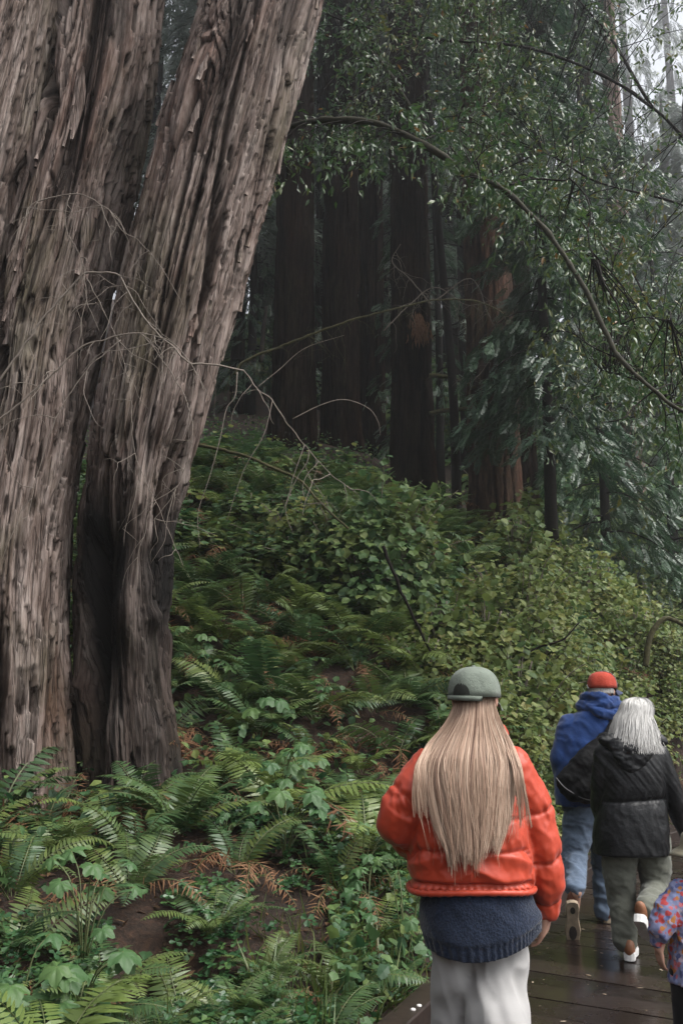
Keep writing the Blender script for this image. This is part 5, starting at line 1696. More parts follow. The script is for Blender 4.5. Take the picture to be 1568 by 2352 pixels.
def hair_strands(mb, paths_fn, n, r_, wid=(0.0018, 0.0034), k=16, tonef=None):
    """flat fine ribbons; paths_fn(i, r_) returns (m, 3) points"""
    for i in range(n):
        q = paths_fn(i, r_)
        q = catmull(q, 2)
        m = len(q)
        t = norm(np.gradient(q, axis=0))
        s = norm(np.cross(t, np.array([0.25 * r_.normal(), -1.0, 0.15 * r_.normal()])))
        w = r_.uniform(*wid) * np.minimum(1, np.linspace(2.2, 0.25, m))[:, None]
        v = np.stack([q - s * w, q + s * w], 1).reshape(-1, 3)
        f = np.array([(2 * j, 2 * j + 1, 2 * j + 3, 2 * j + 2) for j in range(m - 1)])
        mb.add(v, f, 0, np.clip((0.5 if tonef is None else tonef(q[0], i)) + r_.normal(0, 0.12), 0, 1))
def hairmat(name, cols, rough=0.42):
    m = NT(name, rough, 0.5)
    m.base(m.ramp(m.attr('tone'), [(i / (len(cols) - 1), c) for i, c in enumerate(cols)]))
    return m.m

# ============================================================ the woman in the orange-red puffer jacket
Y1 = 3.8
O1 = np.array([0.50, Y1, 0.0])
W = lambda px, py, dy=0.0: P(px, py, Y1 + dy)
k1 = lambda py: S(py, Y1)
hw = 0.150
hc = W(1090, 1602, 0.0)
body = MB()
T1 = head(body, hc, hw, 0.42)
neck0, neck1 = W(1090, 1650, 0.0), W(1085, 1720, 0.0)
cap_prim(body, neck0, neck1, 0.052, 0.06)
loft(body, [(*W(1090, 2190)[:2], W(1085, 2190)[2], 0.115, 0.085), (*W(1085, 2050)[:2], W(0, 2050)[2], 0.13, 0.095), (*W(1080, 1900)[:2], W(0, 1900)[2], 0.135, 0.095), (*W(1078, 1790)[:2], W(0, 1790)[2], 0.135, 0.09), (*W(1080, 1735)[:2], W(0, 1735)[2], 0.08, 0.06)])
LS, LE, LW = W(998, 1778, 0.0), W(905, 1875, -0.06), W(1000, 1985, 0.20)
RS, RE, RW = W(1160, 1775, 0.0), W(1240, 1935, 0.01), W(1257, 2098, 0.06)
chain(body, [LS, LE, LW], [0.05, 0.042, 0.03]); chain(body, [RS, RE, RW], [0.05, 0.042, 0.028])
hand(body, RW, W(1244, 2160, 0.1) - RW, np.array([0.8, -0.5, 0.1]), 0.165, 0.55, -1)
hand(body, LW, np.array([0.8, 0.5, -0.4]), np.array([0, 0.5, 0.8]), 0.165, 0.5, 1)
LH, RH = W(1056, 2200, 0.02), W(1136, 2200, 0.0)
LK, LA = np.array([LH[0] + 0.02, Y1 + 0.10, 0.46]), np.array([LH[0] + 0.04, Y1 + 0.12, 0.09])
RK, RA = np.array([RH[0] - 0.02, Y1 - 0.06, 0.47]), np.array([RH[0] - 0.03, Y1 - 0.14, 0.10])
chain(body, [LH, LK, LA], [0.060, 0.048, 0.034]); chain(body, [RH, RK, RA], [0.060, 0.048, 0.034])
for A in (LA, RA): chain(body, [A + [0, -0.03, -0.03], A + [0, 0.15, -0.05]], [0.035, 0.03])
w1 = person(O1, 'woman with very long fair hair, orange-red puffer jacket and grey-green cap', body, 0.0055, 0.22)
eyes(w1, T1, hw, O1)

# jacket
mb = MB()
zt = lambda py: W(0, py)[2]
loft(mb, [(*W(1081, 2036)[:2], zt(2036), 0.222, 0.155), (*W(1080, 1990)[:2], zt(1990), 0.228, 0.17), (*W(1074, 1900)[:2], zt(1900), 0.212, 0.172), (*W(1072, 1800)[:2], zt(1800), 0.19, 0.16), (*W(1078, 1735)[:2], zt(1735), 0.145, 0.125), (*W(1085, 1690)[:2], zt(1690), 0.09, 0.085)], 48, 2.5)
armL = [W(992, 1772, 0.0), W(930, 1850, -0.05), W(914, 1890, -0.02), W(955, 1932, 0.10), W(1000, 1980, 0.20)]
armR = [W(1168, 1766, 0.0), W(1216, 1850, 0.01), W(1241, 1945, 0.01), W(1253, 2030, 0.03), W(1257, 2086, 0.06)]
chain(mb, armL, [0.092, 0.086, 0.082, 0.076, 0.06]); chain(mb, armR, [0.088, 0.082, 0.076, 0.068, 0.048])
cap_prim(mb, W(1050, 1690, 0.02), W(1130, 1690, 0.02), 0.06, 0.06)
zs = [zt(1738), zt(1806), zt(1876), zt(1947)]
zhem = zt(2024)
def jdisp(co, no):
    dl, al = axis_dist(co, armL); dr, ar = axis_dist(co, armR)
    x0 = W(1080, 1900)[0]
    arm = np.where((np.minimum(dl, dr) < 0.115) & (np.abs(co[:, 0] - x0) > 0.17), 1.0, 0.0)
    z = co[:, 2]
    d = np.zeros(len(co))
    near = np.zeros(len(co))
    wob = 0.004 * vnoise(co[:, 0] * 12, co[:, 1] * 12, 0, 4)
    for s in zs:
        t = z - s - 0.012 * np.abs(co[:, 0] - x0) + wob
        d += (1 - arm) * (0.010 * seam(t, 0.008) + 0.006 * seam(t, 0.03)); near = np.maximum(near, (1 - arm) * np.exp(-(t / 0.04) ** 2))
    for dd, aa, ofs in ((dl, al, 0.13), (dr, ar, 0.16)):
        m = arm * (dd < 0.115)
        for k in range(3):
            t = aa - ofs - 0.17 * k + 0.05 * (co[:, 1] - Y1) / 0.1 * 0.5 + wob
            d += m * (0.007 * seam(t, 0.008) + 0.004 * seam(t, 0.03)); near = np.maximum(near, m * np.exp(-(t / 0.04) ** 2))
    # elastic hem
    t = z - zhem
    d += (1 - arm) * (-0.016 * np.exp(-((t - 0.006) / 0.008) ** 2)) + (1 - arm) * np.where(t < 0, 0.004 * np.sin(co[:, 0] * 260 + 40 * z), 0)
    fl = fbm(co[:, 0] * 10 + 5 * z, co[:, 1] * 10, z * 9, 3, 3)
    pk = vnoise(co[:, 0] * 42 + co[:, 2] * 14, co[:, 1] * 42, z * 9, 12)
    fl2 = fbm(co[:, 0] * 24 - 14 * z, co[:, 1] * 20, z * 17, 2, 33)
    fold = 0.0065 * (0.45 - np.abs(fl) * 1.9) + 0.008 * near * pk + 0.002 * (0.4 - np.abs(fl2) * 1.8)
    # the big creases low on the back
    cr = np.exp(-(((z - zt(1985)) / 0.055) ** 2)) * (1 - arm)
    fold += 0.016 * cr * (0.3 - np.abs(np.sin((co[:, 0] - x0) * 13 + (z - zt(1985)) * 30 * np.sign(co[:, 0] - x0 + 0.02))))
    return no * (d + fold)[:, None]
M_JACKET = fabric('orange_red_nylon', (0.43, 0.046, 0.017), 0.45, 600, 0.04, 0.06, 0.1, 0.4, 12)
jk = part(w1, 'puffer_jacket', mb, M_JACKET, O1, voxel=0.0058, smooth=5, disp=jdisp)
# corded hem and cuff
mb = MB()
a = np.linspace(0, 2 * np.pi, 120, endpoint=False)
ex = 2.5
sg = lambda q: np.sign(np.cos(q)) * np.abs(np.cos(q)) ** (2 / ex)
sn = lambda q: np.sign(np.sin(q)) * np.abs(np.sin(q)) ** (2 / ex)
cx, cy0 = W(1081, 2036)[0], Y1
hem = np.stack([cx + 0.224 * sg(a), cy0 + 0.157 * sn(a), zt(2037) + 0.004 * np.sin(a * 3) + 0.012 * np.cos(a) * 0.1], 1)
hem = np.vstack([hem, hem[:1]])
tube(mb, hem, 0.011 * (1 + 0.12 * np.sin(np.arange(len(hem)) * 1.9)), 8, cap=False)
obj('hem_cord', mb.mesh('hem_cord', M_JACKET, origin=O1), w1)

# sweater
mb = MB()
loft(mb, [(*W(1110, 2190)[:2], zt(2190), 0.208, 0.165), (*W(1106, 2150)[:2], zt(2150), 0.214, 0.168), (*W(1094, 2080)[:2], zt(2080), 0.205, 0.155), (*W(1085, 2000)[:2], zt(2000), 0.19, 0.135), (*W(1080, 1900)[:2], zt(1900), 0.16, 0.11)], 56, 2.3)
def sdisp(co, no):
    # the ribbed hem hangs lower on one side
    x = (co[:, 0] - W(1110, 2150)[0]) / 0.2
    low = sstep(zt(2090), zt(2185), co[:, 2])
    low = sstep(zt(2040), zt(2185), co[:, 2])
    dz = low * 0.047 * (np.clip(x, -1.1, 1.1) + 0.35) ** 2
    rib = sstep(zt(2148), zt(2160), co[:, 2])
    ang = np.arctan2(co[:, 1] - Y1, co[:, 0] - W(1106, 0)[0])
    dd = rib * 0.0026 * np.sin(ang * 60) * sstep(0.95, 0.6, np.abs(no[:, 2])) - 0.006 * rib
    return no * dd[:, None] + np.stack([0 * dz, 0 * dz, dz], 1) + folds(co, no, 0.010, (6, 6, 3), 21)
m = NT('navy_knit', 0.95, 0.15)
v = m.coord((140, 140, 110))
n = m.noise(v, 1.0, 2)
m.base(m.ramp(n, [(0.35, (0.006, 0.010, 0.022)), (0.65, (0.015, 0.024, 0.047))])); m.bump(n, 0.8, 0.006); m.b.inputs['Sheen Weight'].default_value = 0.25
part(w1, 'sweater', mb, m.m, O1, voxel=0.0055, smooth=6, disp=sdisp)

# wide pale trousers
mb = MB()
loft(mb, [(W(1062, 2200)[0], Y1 + 0.12, 0.05, 0.108, 0.11), (W(1056, 2200)[0], Y1 + 0.08, 0.45, 0.102, 0.11), (*W(1052, 2260, 0.035)[:2], zt(2260), 0.098, 0.105), (*W(1054, 2180, 0.02)[:2], zt(2180), 0.095, 0.10), (*W(1060, 2080)[:2], zt(2080), 0.12, 0.11)])
loft(mb, [(W(1130, 2200)[0], Y1 - 0.13, 0.05, 0.115, 0.115), (W(1132, 2200)[0], Y1 - 0.08, 0.45, 0.112, 0.115), (*W(1138, 2260, -0.035)[:2], zt(2260), 0.112, 0.105), (*W(1142, 2180, -0.015)[:2], zt(2180), 0.108, 0.10), (*W(1110, 2080)[:2], zt(2080), 0.12, 0.11)])
def tdisp(co, no):
    n = fbm(co[:, 0] * 9 + 2.5 * co[:, 2], co[:, 1] * 9, co[:, 2] * 2.2 + co[:, 0] * 5, 2, 44)
    u = np.sin((co[:, 2] - 0.9 * np.abs(co[:, 0] - RK[0]) * 1.3) * 26 + 4 * n)
    m = np.exp(-((co[:, 0] - RK[0] - 0.01) / 0.09) ** 2)
    dr_ = fbm(co[:, 0] * 7 + 4.5 * co[:, 2], co[:, 1] * 5, co[:, 2] * 5 - co[:, 0] * 6, 2, 48)
    return no * (0.012 * (0.4 - np.abs(n) * 1.7) + 0.012 * (0.4 - np.abs(dr_) * 1.9) + 0.002 * u * m)[:, None]
M_TROUSER = fabric('pale_grey_twill', (0.35, 0.342, 0.335), 0.9, 500, 0.12, 0.06, 0.2, 0.15, 5)
part(w1, 'trousers', mb, M_TROUSER, O1, voxel=0.008, smooth=5, disp=tdisp)
def shoe(root, origin, heel, yaw, L, mat, solemat, name='shoe', pitch=0.0, sole=0.028, wd=1.0):
    """heel point on the ground; toe pitched down by pitch when the heel lifts"""
    up, so = MB(), MB()
    c, s = math.cos(yaw), math.sin(yaw); cp_, sp_ = math.cos(pitch), math.sin(pitch)
    def X(p):
        x, y, z = p
        x = x * wd
        y2, z2 = y * cp_ + z * sp_, -y * sp_ + z * cp_
        return np.array(heel) + np.array([x * c + y2 * s, -x * s + y2 * c, z2])
    for t, w, h in ((0.05, 0.036, 0.085), (0.25, 0.034, 0.075), (0.5, 0.038, 0.055), (0.75, 0.042, 0.04), (0.92, 0.035, 0.03)):
        ell(up, X((0, t * L, sole + h * 0.45)), (w, L * 0.16, h * 0.62), 14, R=np.array([[c, s * cp_, -0.0], [-s, c * cp_, 0], [0, -sp_, 1]]))
    chain(up, [X((0, 0.2 * L, 0.05)), X((0, 0.18 * L, 0.115))], [0.036, 0.038])
    outl = [(-0.030, 0.0), (-0.037, 0.1), (-0.031, 0.4), (-0.042, 0.7), (-0.034, 0.92), (-0.01, 1.02), (0.012, 1.02), (0.036, 0.92), (0.044, 0.7), (0.033, 0.4), (0.037, 0.1), (0.030, 0.0), (0.012, -0.03), (-0.012, -0.03)]
    vs = []
    for z, k in ((0.0, 0.93), (0.004, 1.0), (sole, 1.06), (sole + 0.008, 0.98)):
        vs += [X((x * k, t * L, z)) for x, t in outl]
    n = len(outl); f = [(i * n + j, i * n + (j + 1) % n, (i + 1) * n + (j + 1) % n, (i + 1) * n + j) for i in range(3) for j in range(n)]
    f = [q[::-1] for q in f] + [tuple(range(n)), tuple(range(3 * n, 4 * n))[::-1]]
    so.add(np.array(vs), f)
    o = obj(name, fuse(up, name, mat, origin, 0.008, 4), root)
    obj('sole', so.mesh('sole', solemat, smooth=False, origin=origin), o)
    return o
M_SHOEW = plain('white_shoe', (0.6, 0.59, 0.57), 0.6, 0.12, 40)
M_SOLEW = plain('white_sole', (0.66, 0.65, 0.63), 0.55, 0.15, 40)
shoe(w1, O1, (LA[0], LA[1] - 0.05, 0.008), 0.1, 0.25, M_SHOEW, M_SOLEW)
shoe(w1, O1, (RA[0], RA[1] - 0.05, 0.008), 0.1, 0.25, M_SHOEW, M_SOLEW)

# cap
M_CAP = fabric('washed_green_cotton', (0.15, 0.175, 0.145), 0.9, 300, 0.35, 0.2, 0.1, 0.15, 16)
yawc = 0.42
Rz = np.array([[math.cos(yawc), math.sin(yawc), 0], [-math.sin(yawc), math.cos(yawc), 0], [0, 0, 1.0]])
def ballcap(root, origin, c, hw, R, mat, brimmat, band=True, lid=0.62, prefix='cap', button=True):
    mb = MB()
    nr, na = 14, 48
    v = []
    for i in range(nr):
        t = i / (nr - 1)
        ph = t * math.pi / 2
        for j in range(na):
            an = 2 * math.pi * j / na
            dro = -0.10 * t if math.sin(an) < 0 else 0.0
            rx, ry = 0.60 * hw, 0.70 * hw
            sq = 1.0
            x = rx * math.sin(ph) ** 0.85 * math.cos(an); y = ry * math.sin(ph) ** 0.85 * math.sin(an) - 0.05 * hw
            z = lid * hw * (math.cos(ph) ** 0.72) - (0.08 * hw * (t ** 3))
            pan = abs(((an / (math.pi / 3)) % 1.0) - 0.0); pan = min(pan, 1 - pan)
            k = 1 + 0.02 * math.cos(math.pi * 2 * ((an / (math.pi / 3)) % 1.0) + math.pi) * math.sin(ph) - 0.014 * math.exp(-(pan / 0.05) ** 2) + 0.018 * vnoise(x * 22, y * 22, z * 22, 7)
            v.append(np.asarray(c) + R @ np.array([x * k, y * k, z]))
    f = [(i * na + j, (i + 1) * na + j, (i + 1) * na + (j + 1) % na, i * na + (j + 1) % na) for i in range(nr - 1) for j in range(na)]
    mb.add(np.array(v), f)
    co = obj(prefix, mb.mesh(prefix, mat, origin=origin), root)
    md = co.modifiers.new('thick', 'SOLIDIFY'); md.thickness = 0.003
    # brim, in front of the face
    mb = MB(); v = []
    for s in np.linspace(0, 1, 8):
        for a in np.linspace(-1.15, 1.15, 22):
            x = 0.60 * hw * math.sin(a) * (1 + 0.03 * s); y = 0.66 * hw * math.cos(a) + s * 0.55 * hw * max(0.0, math.cos(a * 1.32)) ** 0.6
            z = -0.05 * hw - 0.16 * hw * s - 0.22 * hw * (abs(math.sin(a)) ** 2)
            v.append(np.asarray(c) + R @ np.array([x, y - 0.05 * hw, z]))
    f = [(i * 22 + j, i * 22 + j + 1, (i + 1) * 22 + j + 1, (i + 1) * 22 + j) for i in range(7) for j in range(21)]
    mb.add(np.array(v), f)
    b = obj('brim', mb.mesh('brim', brimmat, origin=origin), co)
    md = b.modifiers.new('thick', 'SOLIDIFY'); md.thickness = 0.004
    if button:
        mb = MB(); ell(mb, np.asarray(c) + R @ np.array([0, -0.05 * hw, lid * hw]), (0.009, 0.009, 0.005), 12)
        obj('button', mb.mesh('button', brimmat, origin=origin), co)
    return co
hwc = hw * 1.06
cc1 = hc + np.array([0, -0.005, 0.012])
cap1 = ballcap(w1, O1, cc1, hwc, Rz, M_CAP, M_CAP, lid=0.64)
# strap across the back opening, a loose end of it, and a dark patch painted as the shaded opening
mb = MB()
aa = np.linspace(-math.pi / 2 - 1.15, -math.pi / 2 + 0.62, 26)
def capring(a, z, k): return cc1 + Rz @ np.array([0.60 * hwc * k * math.cos(a), 0.70 * hwc * k * math.sin(a) - 0.05 * hwc, z * hwc])
v = []
for a in aa:
    for z, k in ((-0.165, 1.0), (-0.165, 1.045), (-0.05, 1.045), (-0.05, 1.0)):
        v.append(capring(a, z - 0.02 * (a + math.pi / 2), k))
f = [(i * 4 + j, i * 4 + (j + 1) % 4, (i + 1) * 4 + (j + 1) % 4, (i + 1) * 4 + j) for i in range(25) for j in range(4)] + [(0, 1, 2, 3), (103, 102, 101, 100)]
mb.add(np.array(v), f)
obj('strap', mb.mesh('strap', M_CAP, origin=O1), cap1)
mb = MB()
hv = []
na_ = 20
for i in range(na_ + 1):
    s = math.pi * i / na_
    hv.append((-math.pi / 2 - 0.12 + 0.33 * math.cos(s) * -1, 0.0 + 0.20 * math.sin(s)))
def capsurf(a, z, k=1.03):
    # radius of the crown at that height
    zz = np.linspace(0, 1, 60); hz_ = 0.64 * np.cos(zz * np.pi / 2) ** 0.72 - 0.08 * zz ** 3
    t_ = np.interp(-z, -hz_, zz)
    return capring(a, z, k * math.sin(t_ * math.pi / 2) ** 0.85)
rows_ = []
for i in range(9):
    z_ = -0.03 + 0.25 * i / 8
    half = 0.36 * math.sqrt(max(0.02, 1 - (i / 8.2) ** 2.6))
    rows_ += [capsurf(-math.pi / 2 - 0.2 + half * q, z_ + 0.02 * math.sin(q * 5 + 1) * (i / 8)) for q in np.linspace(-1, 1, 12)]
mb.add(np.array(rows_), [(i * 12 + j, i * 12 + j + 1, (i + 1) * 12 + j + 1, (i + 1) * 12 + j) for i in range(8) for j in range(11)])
M_SHADOWCLOTH = plain('shaded_cap_opening', (0.022, 0.024, 0.02), 0.9, 0.3, 40)
obj('cap_opening_shade', mb.mesh('cap_opening_shade', M_SHADOWCLOTH, origin=O1), cap1)

# hair
M_HAIR1 = hairmat('fair_hair', rough=0.6, cols=[(0.12, 0.062, 0.04), (0.275, 0.165, 0.108), (0.44, 0.30, 0.212), (0.62, 0.47, 0.355)])
lev = np.array([1603, 1650, 1700, 1745, 1800, 1860, 1915, 1955])
xl = np.array([1044, 1034, 998, 968, 968, 984, 1002, 1018])
xr = np.array([1136, 1142, 1162, 1180, 1178, 1172, 1163, 1148])
dep = np.array([-0.095, -0.112, -0.135, -0.172, -0.190, -0.196, -0.199, -0.205])
edg = np.array([0.055, 0.07, 0.085, 0.085, 0.07, 0.06, 0.05, 0.04])
def h1(i, r_):
    u = r_.uniform(-1, 1)
    lock = round(u * 9) / 9
    tip = 1922 + 32 * (1 - u * u) + 26 * float(vnoise(u * 4.2, 2.0, 0.0, 10)) + 14 * math.sin(u * 16) + r_.normal() * 17
    if abs(u - 0.32) < 0.06: tip -= 14
    if r_.random() < 0.12: tip -= r_.uniform(20, 140)
    py = np.linspace(1602, tip, 9)
    s = (py - 1602) / (tip - 1602)
    uu = u + (lock - u) * 0.16 * s ** 2.5 + 0.035 * r_.normal() * s + 0.045 * np.sin(s * 6 + lock * 9) * s
    uu = uu + 0.10 * s ** 1.5 * float(vnoise(u * 5.0, 0.3, 0.0, 8)) + 0.05 * s * float(vnoise(u * 14.0, 0.7, 0.0, 9)) * np.sin(s * 4 + u * 3)
    a, b = np.interp(py, lev, xl), np.interp(py, lev, xr)
    x = (a + b) / 2 + (b - a) / 2 * uu
    lay = r_.uniform(0, 0.028)
    y = np.interp(py, lev, dep) + np.interp(py, lev, edg) * u * u - lay * s ** 0.5 + 0.007 * np.sin(u * 40) * s
    return np.array([P(px, q, Y1 + d) for px, q, d in zip(x, py, y)])
r_ = np.random.default_rng(14)
tn1 = lambda p, i: 0.52 + 0.28 * float(vnoise(p[0] * 75, 0.0, (i % 5) * 0.35, 5)) + 0.12 * float(vnoise(p[0] * 300, 1.0, 0.0, 6))
mb = MB(); hair_strands(mb, h1, 5600, r_, (0.0010, 0.0021), tonef=tn1)
def h1side(i, r_):
    sd = -1 if r_.random() < 0.5 else 1
    q = r_.random()
    tip = r_.uniform(1800, 1905 if sd > 0 else 1880)
    py = np.linspace(1615, tip, 9); s = np.linspace(0, 1, 9)
    if sd > 0: x = np.interp(py, [1615, 1660, 1710, 1760, 1830, 1910], [1132, 1148, 1176, 1198, 1212, 1224]) - q * 34 * s
    else: x = np.interp(py, [1615, 1660, 1710, 1760, 1830, 1910], [1046, 1024, 980, 954, 948, 952]) + q * 30 * s
    d = np.interp(py, [1615, 1700, 1740, 1790, 1900], [-0.05, -0.07, -0.13, -0.165, -0.17]) - 0.01 * r_.random()
    x = x + 3 * np.sin(s * 6 + q * 9)
    return np.array([P(a, b, Y1 + c) for a, b, c in zip(x, py, d)])
hair_strands(mb, h1side, 520, r_, (0.0009, 0.0017))
def h1fly(i, r_):
    q = h1(i, r_)
    k = np.linspace(0, 1, len(q))[:, None]
    return q + k * r_.normal(size=3) * [0.03, 0.012, 0.01] + 0.010 * k * np.stack([np.sin(k[:, 0] * 7 + i), 0 * k[:, 0] - 0.6, 0 * k[:, 0]], 1)
hair_strands(mb, h1fly, 320, r_, (0.0006, 0.0011), tonef=tn1)
obj('hair', mb.mesh('hair', M_HAIR1, origin=O1, tone=True), w1)

# ============================================================ the man in the blue hoodie and red cap
Y2 = 7.7
O2 = np.array([P(1350, 1700, Y2)[0], Y2, 0.0])
V = lambda px, py, dy=0.0: P(px, py, Y2 + dy)
zt = lambda py: V(0, py)[2]
body = MB(); hw2 = 0.155
hc2 = V(1384, 1590)
T2 = head(body, hc2, hw2, 0.5)
cap_prim(body, V(1380, 1610), V(1372, 1660), 0.06, 0.065)
loft(body, [(*V(1335, 1835)[:2], zt(1835), 0.12, 0.09), (*V(1345, 1780)[:2], zt(1780), 0.16, 0.12), (*V(1355, 1680)[:2], zt(1680), 0.17, 0.11), (*V(1368, 1640)[:2], zt(1640), 0.1, 0.08)])
mL = [V(1302, 1668), V(1283, 1745, -0.02), V(1300, 1800, 0.16)]
mR = [V(1438, 1668), V(1450, 1750, 0.0), V(1440, 1830, 0.12)]
chain(body, mL, [0.05, 0.04, 0.03]); chain(body, mR, [0.05, 0.04, 0.03])
hand(body, mL[-1], np.array([0.4, 0.6, -0.4]), np.array([-0.7, 0.3, 0.2]), 0.18, 0.5); hand(body, mR[-1], np.array([0, 0.4, -1]), np.array([1, 0, 0.1]), 0.18, 0.5, -1)
lH, rH = V(1330, 1870), V(1378, 1870)
lK, lA = V(1318, 1970, 0.0), V(1322, 2050, -0.38)
rK, rA = V(1385, 1985, 0.22), V(1388, 2095, 0.20)
rA[2] = 0.10
chain(body, [lH, lK, lA], [0.09, 0.06, 0.04]); chain(body, [rH, rK, rA], [0.09, 0.06, 0.04])
chain(body, [lA, lA + [0.0, 0.07, -0.16]], [0.036, 0.026]); chain(body, [rA, rA + [0, 0.15, -0.06]], [0.04, 0.03])
m2 = person(O2, 'man in blue hooded sweatshirt, jeans and red cap with a black sling bag', body, 0.007, 0.2)
eyes(m2, T2, hw2, O2)
mb = MB()
loft(mb, [(*V(1335, 1850)[:2], zt(1850), 0.19, 0.15), (*V(1340, 1780)[:2], zt(1780), 0.215, 0.165), (*V(1350, 1700)[:2], zt(1700), 0.222, 0.155), (*V(1358, 1655)[:2], zt(1655), 0.185, 0.135), (*V(1370, 1622)[:2], zt(1622), 0.10, 0.09)], 44, 2.4)
chain(mb, [V(1308, 1668), V(1287, 1742, -0.02), V(1292, 1775, 0.06), V(1305, 1800, 0.16)], [0.09, 0.078, 0.07, 0.055])
chain(mb, [V(1425, 1668), V(1442, 1750), V(1436, 1820, 0.1)], [0.09, 0.075, 0.06])
M_HOOD = fabric('blue_fleece', (0.010, 0.034, 0.125), 0.95, 260, 0.3, 0.25, 0.3, 0.15, 8)
part(m2, 'hooded_sweatshirt', mb, M_HOOD, O2, voxel=0.0095, smooth=6, disp=lambda co, no: folds(co, no, 0.016, (7, 7, 5), 31))
mb = MB()      # the hood lies bunched round the neck
for j, (r0, dz, rr, tl) in enumerate([(0.118, 0.0, 0.036, 0.03), (0.105, 0.045, 0.034, 0.02), (0.128, -0.035, 0.04, 0.045)]):
    c = V(1376, 1612) + [0, 0, dz - 0.005]
    q = [(c[0] + r0 * math.cos(a) * 1.08, c[1] + r0 * 0.95 * math.sin(a), c[2] - tl * math.sin(a) * -1 - 0.02 * math.cos(a * 2 + j)) for a in np.linspace(0, 2 * math.pi, 22)]
    chain(mb, q, [rr * (1 + 0.15 * math.sin(i * 1.7 + j)) for i in range(22)])
part(m2, 'hood', mb, M_HOOD, O2, voxel=0.009, smooth=4, disp=lambda co, no: folds(co, no, 0.014, (12, 12, 16), 33))
mb = MB()
chain(mb, [V(1330, 1850), V(1328, 1900, 0.02), lK, (lK + lA) / 2, lA + [0, 0.03, 0.02]], [0.125, 0.115, 0.09, 0.076, 0.068])
chain(mb, [V(1378, 1850), V(1380, 1900, 0.06), rK, (rK + rA) / 2, rA + [0, 0, -0.02]], [0.125, 0.115, 0.09, 0.08, 0.075])
M_JEANS = fabric('blue_denim', (0.10, 0.135, 0.19), 0.9, 420, 0.35, 0.3, 0.15, 0.15, 9)
part(m2, 'jeans', mb, M_JEANS, O2, voxel=0.0095, smooth=5, disp=lambda co, no: folds(co, no, 0.018, (8, 8, 13), 35))
M_BROWN = plain('brown_leather', (0.13, 0.05, 0.028), 0.5, 0.3, 25, 0.2)
M_GUM = plain('gum_sole', (0.30, 0.235, 0.165), 0.75, 0.35, 22, 0.4)
M_TREAD = plain('dark_tread', (0.03, 0.024, 0.02), 0.8, 0.3, 40)
# his trailing foot stands on its toes: the sole faces the camera
toe = V(1322, 2155, 0.05)
hl = V(1314, 2076, -0.46)
dv = np.array([toe[0] - hl[0], toe[1] - hl[1], toe[2] - hl[2]])
sh = shoe(m2, O2, hl, 0.12, 0.285, M_BROWN, M_GUM, pitch=math.radians(72), sole=0.034, wd=1.2)
def tread(root, heel, yaw, pitch, L, t, rx, ry):
    c, s = math.cos(yaw), math.sin(yaw); cp_, sp_ = math.cos(pitch), math.sin(pitch)
    mb = MB(); a = np.linspace(0, 2 * np.pi, 18, endpoint=False)
    v = []
    for z in (-0.0045, 0.006):
        for q in a:
            x, y = rx * math.cos(q), t * L + ry * math.sin(q)
            y2, z2 = y * cp_ + z * sp_, -y * sp_ + z * cp_
            v.append(np.array(heel) + np.array([x * c + y2 * s, -x * s + y2 * c, z2]))
    mb.add(np.array(v), [tuple(range(18)), tuple(range(18, 36))[::-1]] + [(j, 18 + j, 18 + (j + 1) % 18, (j + 1) % 18) for j in range(18)])
    obj('tread', mb.mesh('tread', M_TREAD, smooth=False, origin=O2), root)
tread(sh, hl, 0.12, math.radians(72), 0.285, 0.17, 0.017, 0.024); tread(sh, hl, 0.12, math.radians(72), 0.285, 0.74, 0.026, 0.05)
shoe(m2, O2, (rA[0] + 0.01, rA[1] - 0.05, 0.006), 0.15, 0.285, M_BROWN, M_GUM, sole=0.036)
M_REDCAP = fabric('red_cotton', (0.33, 0.045, 0.026), 0.9, 300, 0.4, 0.15, 0.1, 0.15, 18)
M_WHITEC = fabric('white_cotton', (0.7, 0.69, 0.66), 0.9, 300, 0.3, 0.08, 0.1, 0.15, 18)
M_NAVYB = fabric('dark_blue_brim', (0.04, 0.05, 0.09), 0.85, 300, 0.2, 0.1, 0.1, 0.15, 18)
ya = 0.95
Rz2 = np.array([[math.cos(ya), math.sin(ya), 0], [-math.sin(ya), math.cos(ya), 0], [0, 0, 1.0]])
cc2 = V(1382, 1577) + [0, -0.01, 0]
cap2 = ballcap(m2, O2, cc2, hw2 * 1.10, Rz2, M_REDCAP, M_NAVYB, lid=0.66, prefix='cap')
# white front panel of the cap, just proud of the crown
mb = MB(); v = []
hq = hw2 * 1.10
for i in range(9):
    t = 0.10 + 0.90 * i / 8; ph = t * math.pi / 2
    for a in np.linspace(math.pi / 2 - 0.85, math.pi / 2 + 0.85, 14):
        x = 0.635 * hq * math.sin(ph) ** 0.85 * math.cos(a); y = 0.735 * hq * math.sin(ph) ** 0.85 * math.sin(a) - 0.05 * hq; z = 0.70 * hq * math.cos(ph) ** 0.72 - 0.08 * hq * t ** 3
        v.append(cc2 + Rz2 @ np.array([x, y, z]))
mb.add(np.array(v), [(i * 14 + j, (i + 1) * 14 + j, (i + 1) * 14 + j + 1, i * 14 + j + 1) for i in range(8) for j in range(13)])
fp = obj('front_panel', mb.mesh('front_panel', M_WHITEC, origin=O2), cap2); md = fp.modifiers.new('t', 'SOLIDIFY'); md.thickness = 0.002
mb = MB()      # small pale emblem of slanting strokes at the back
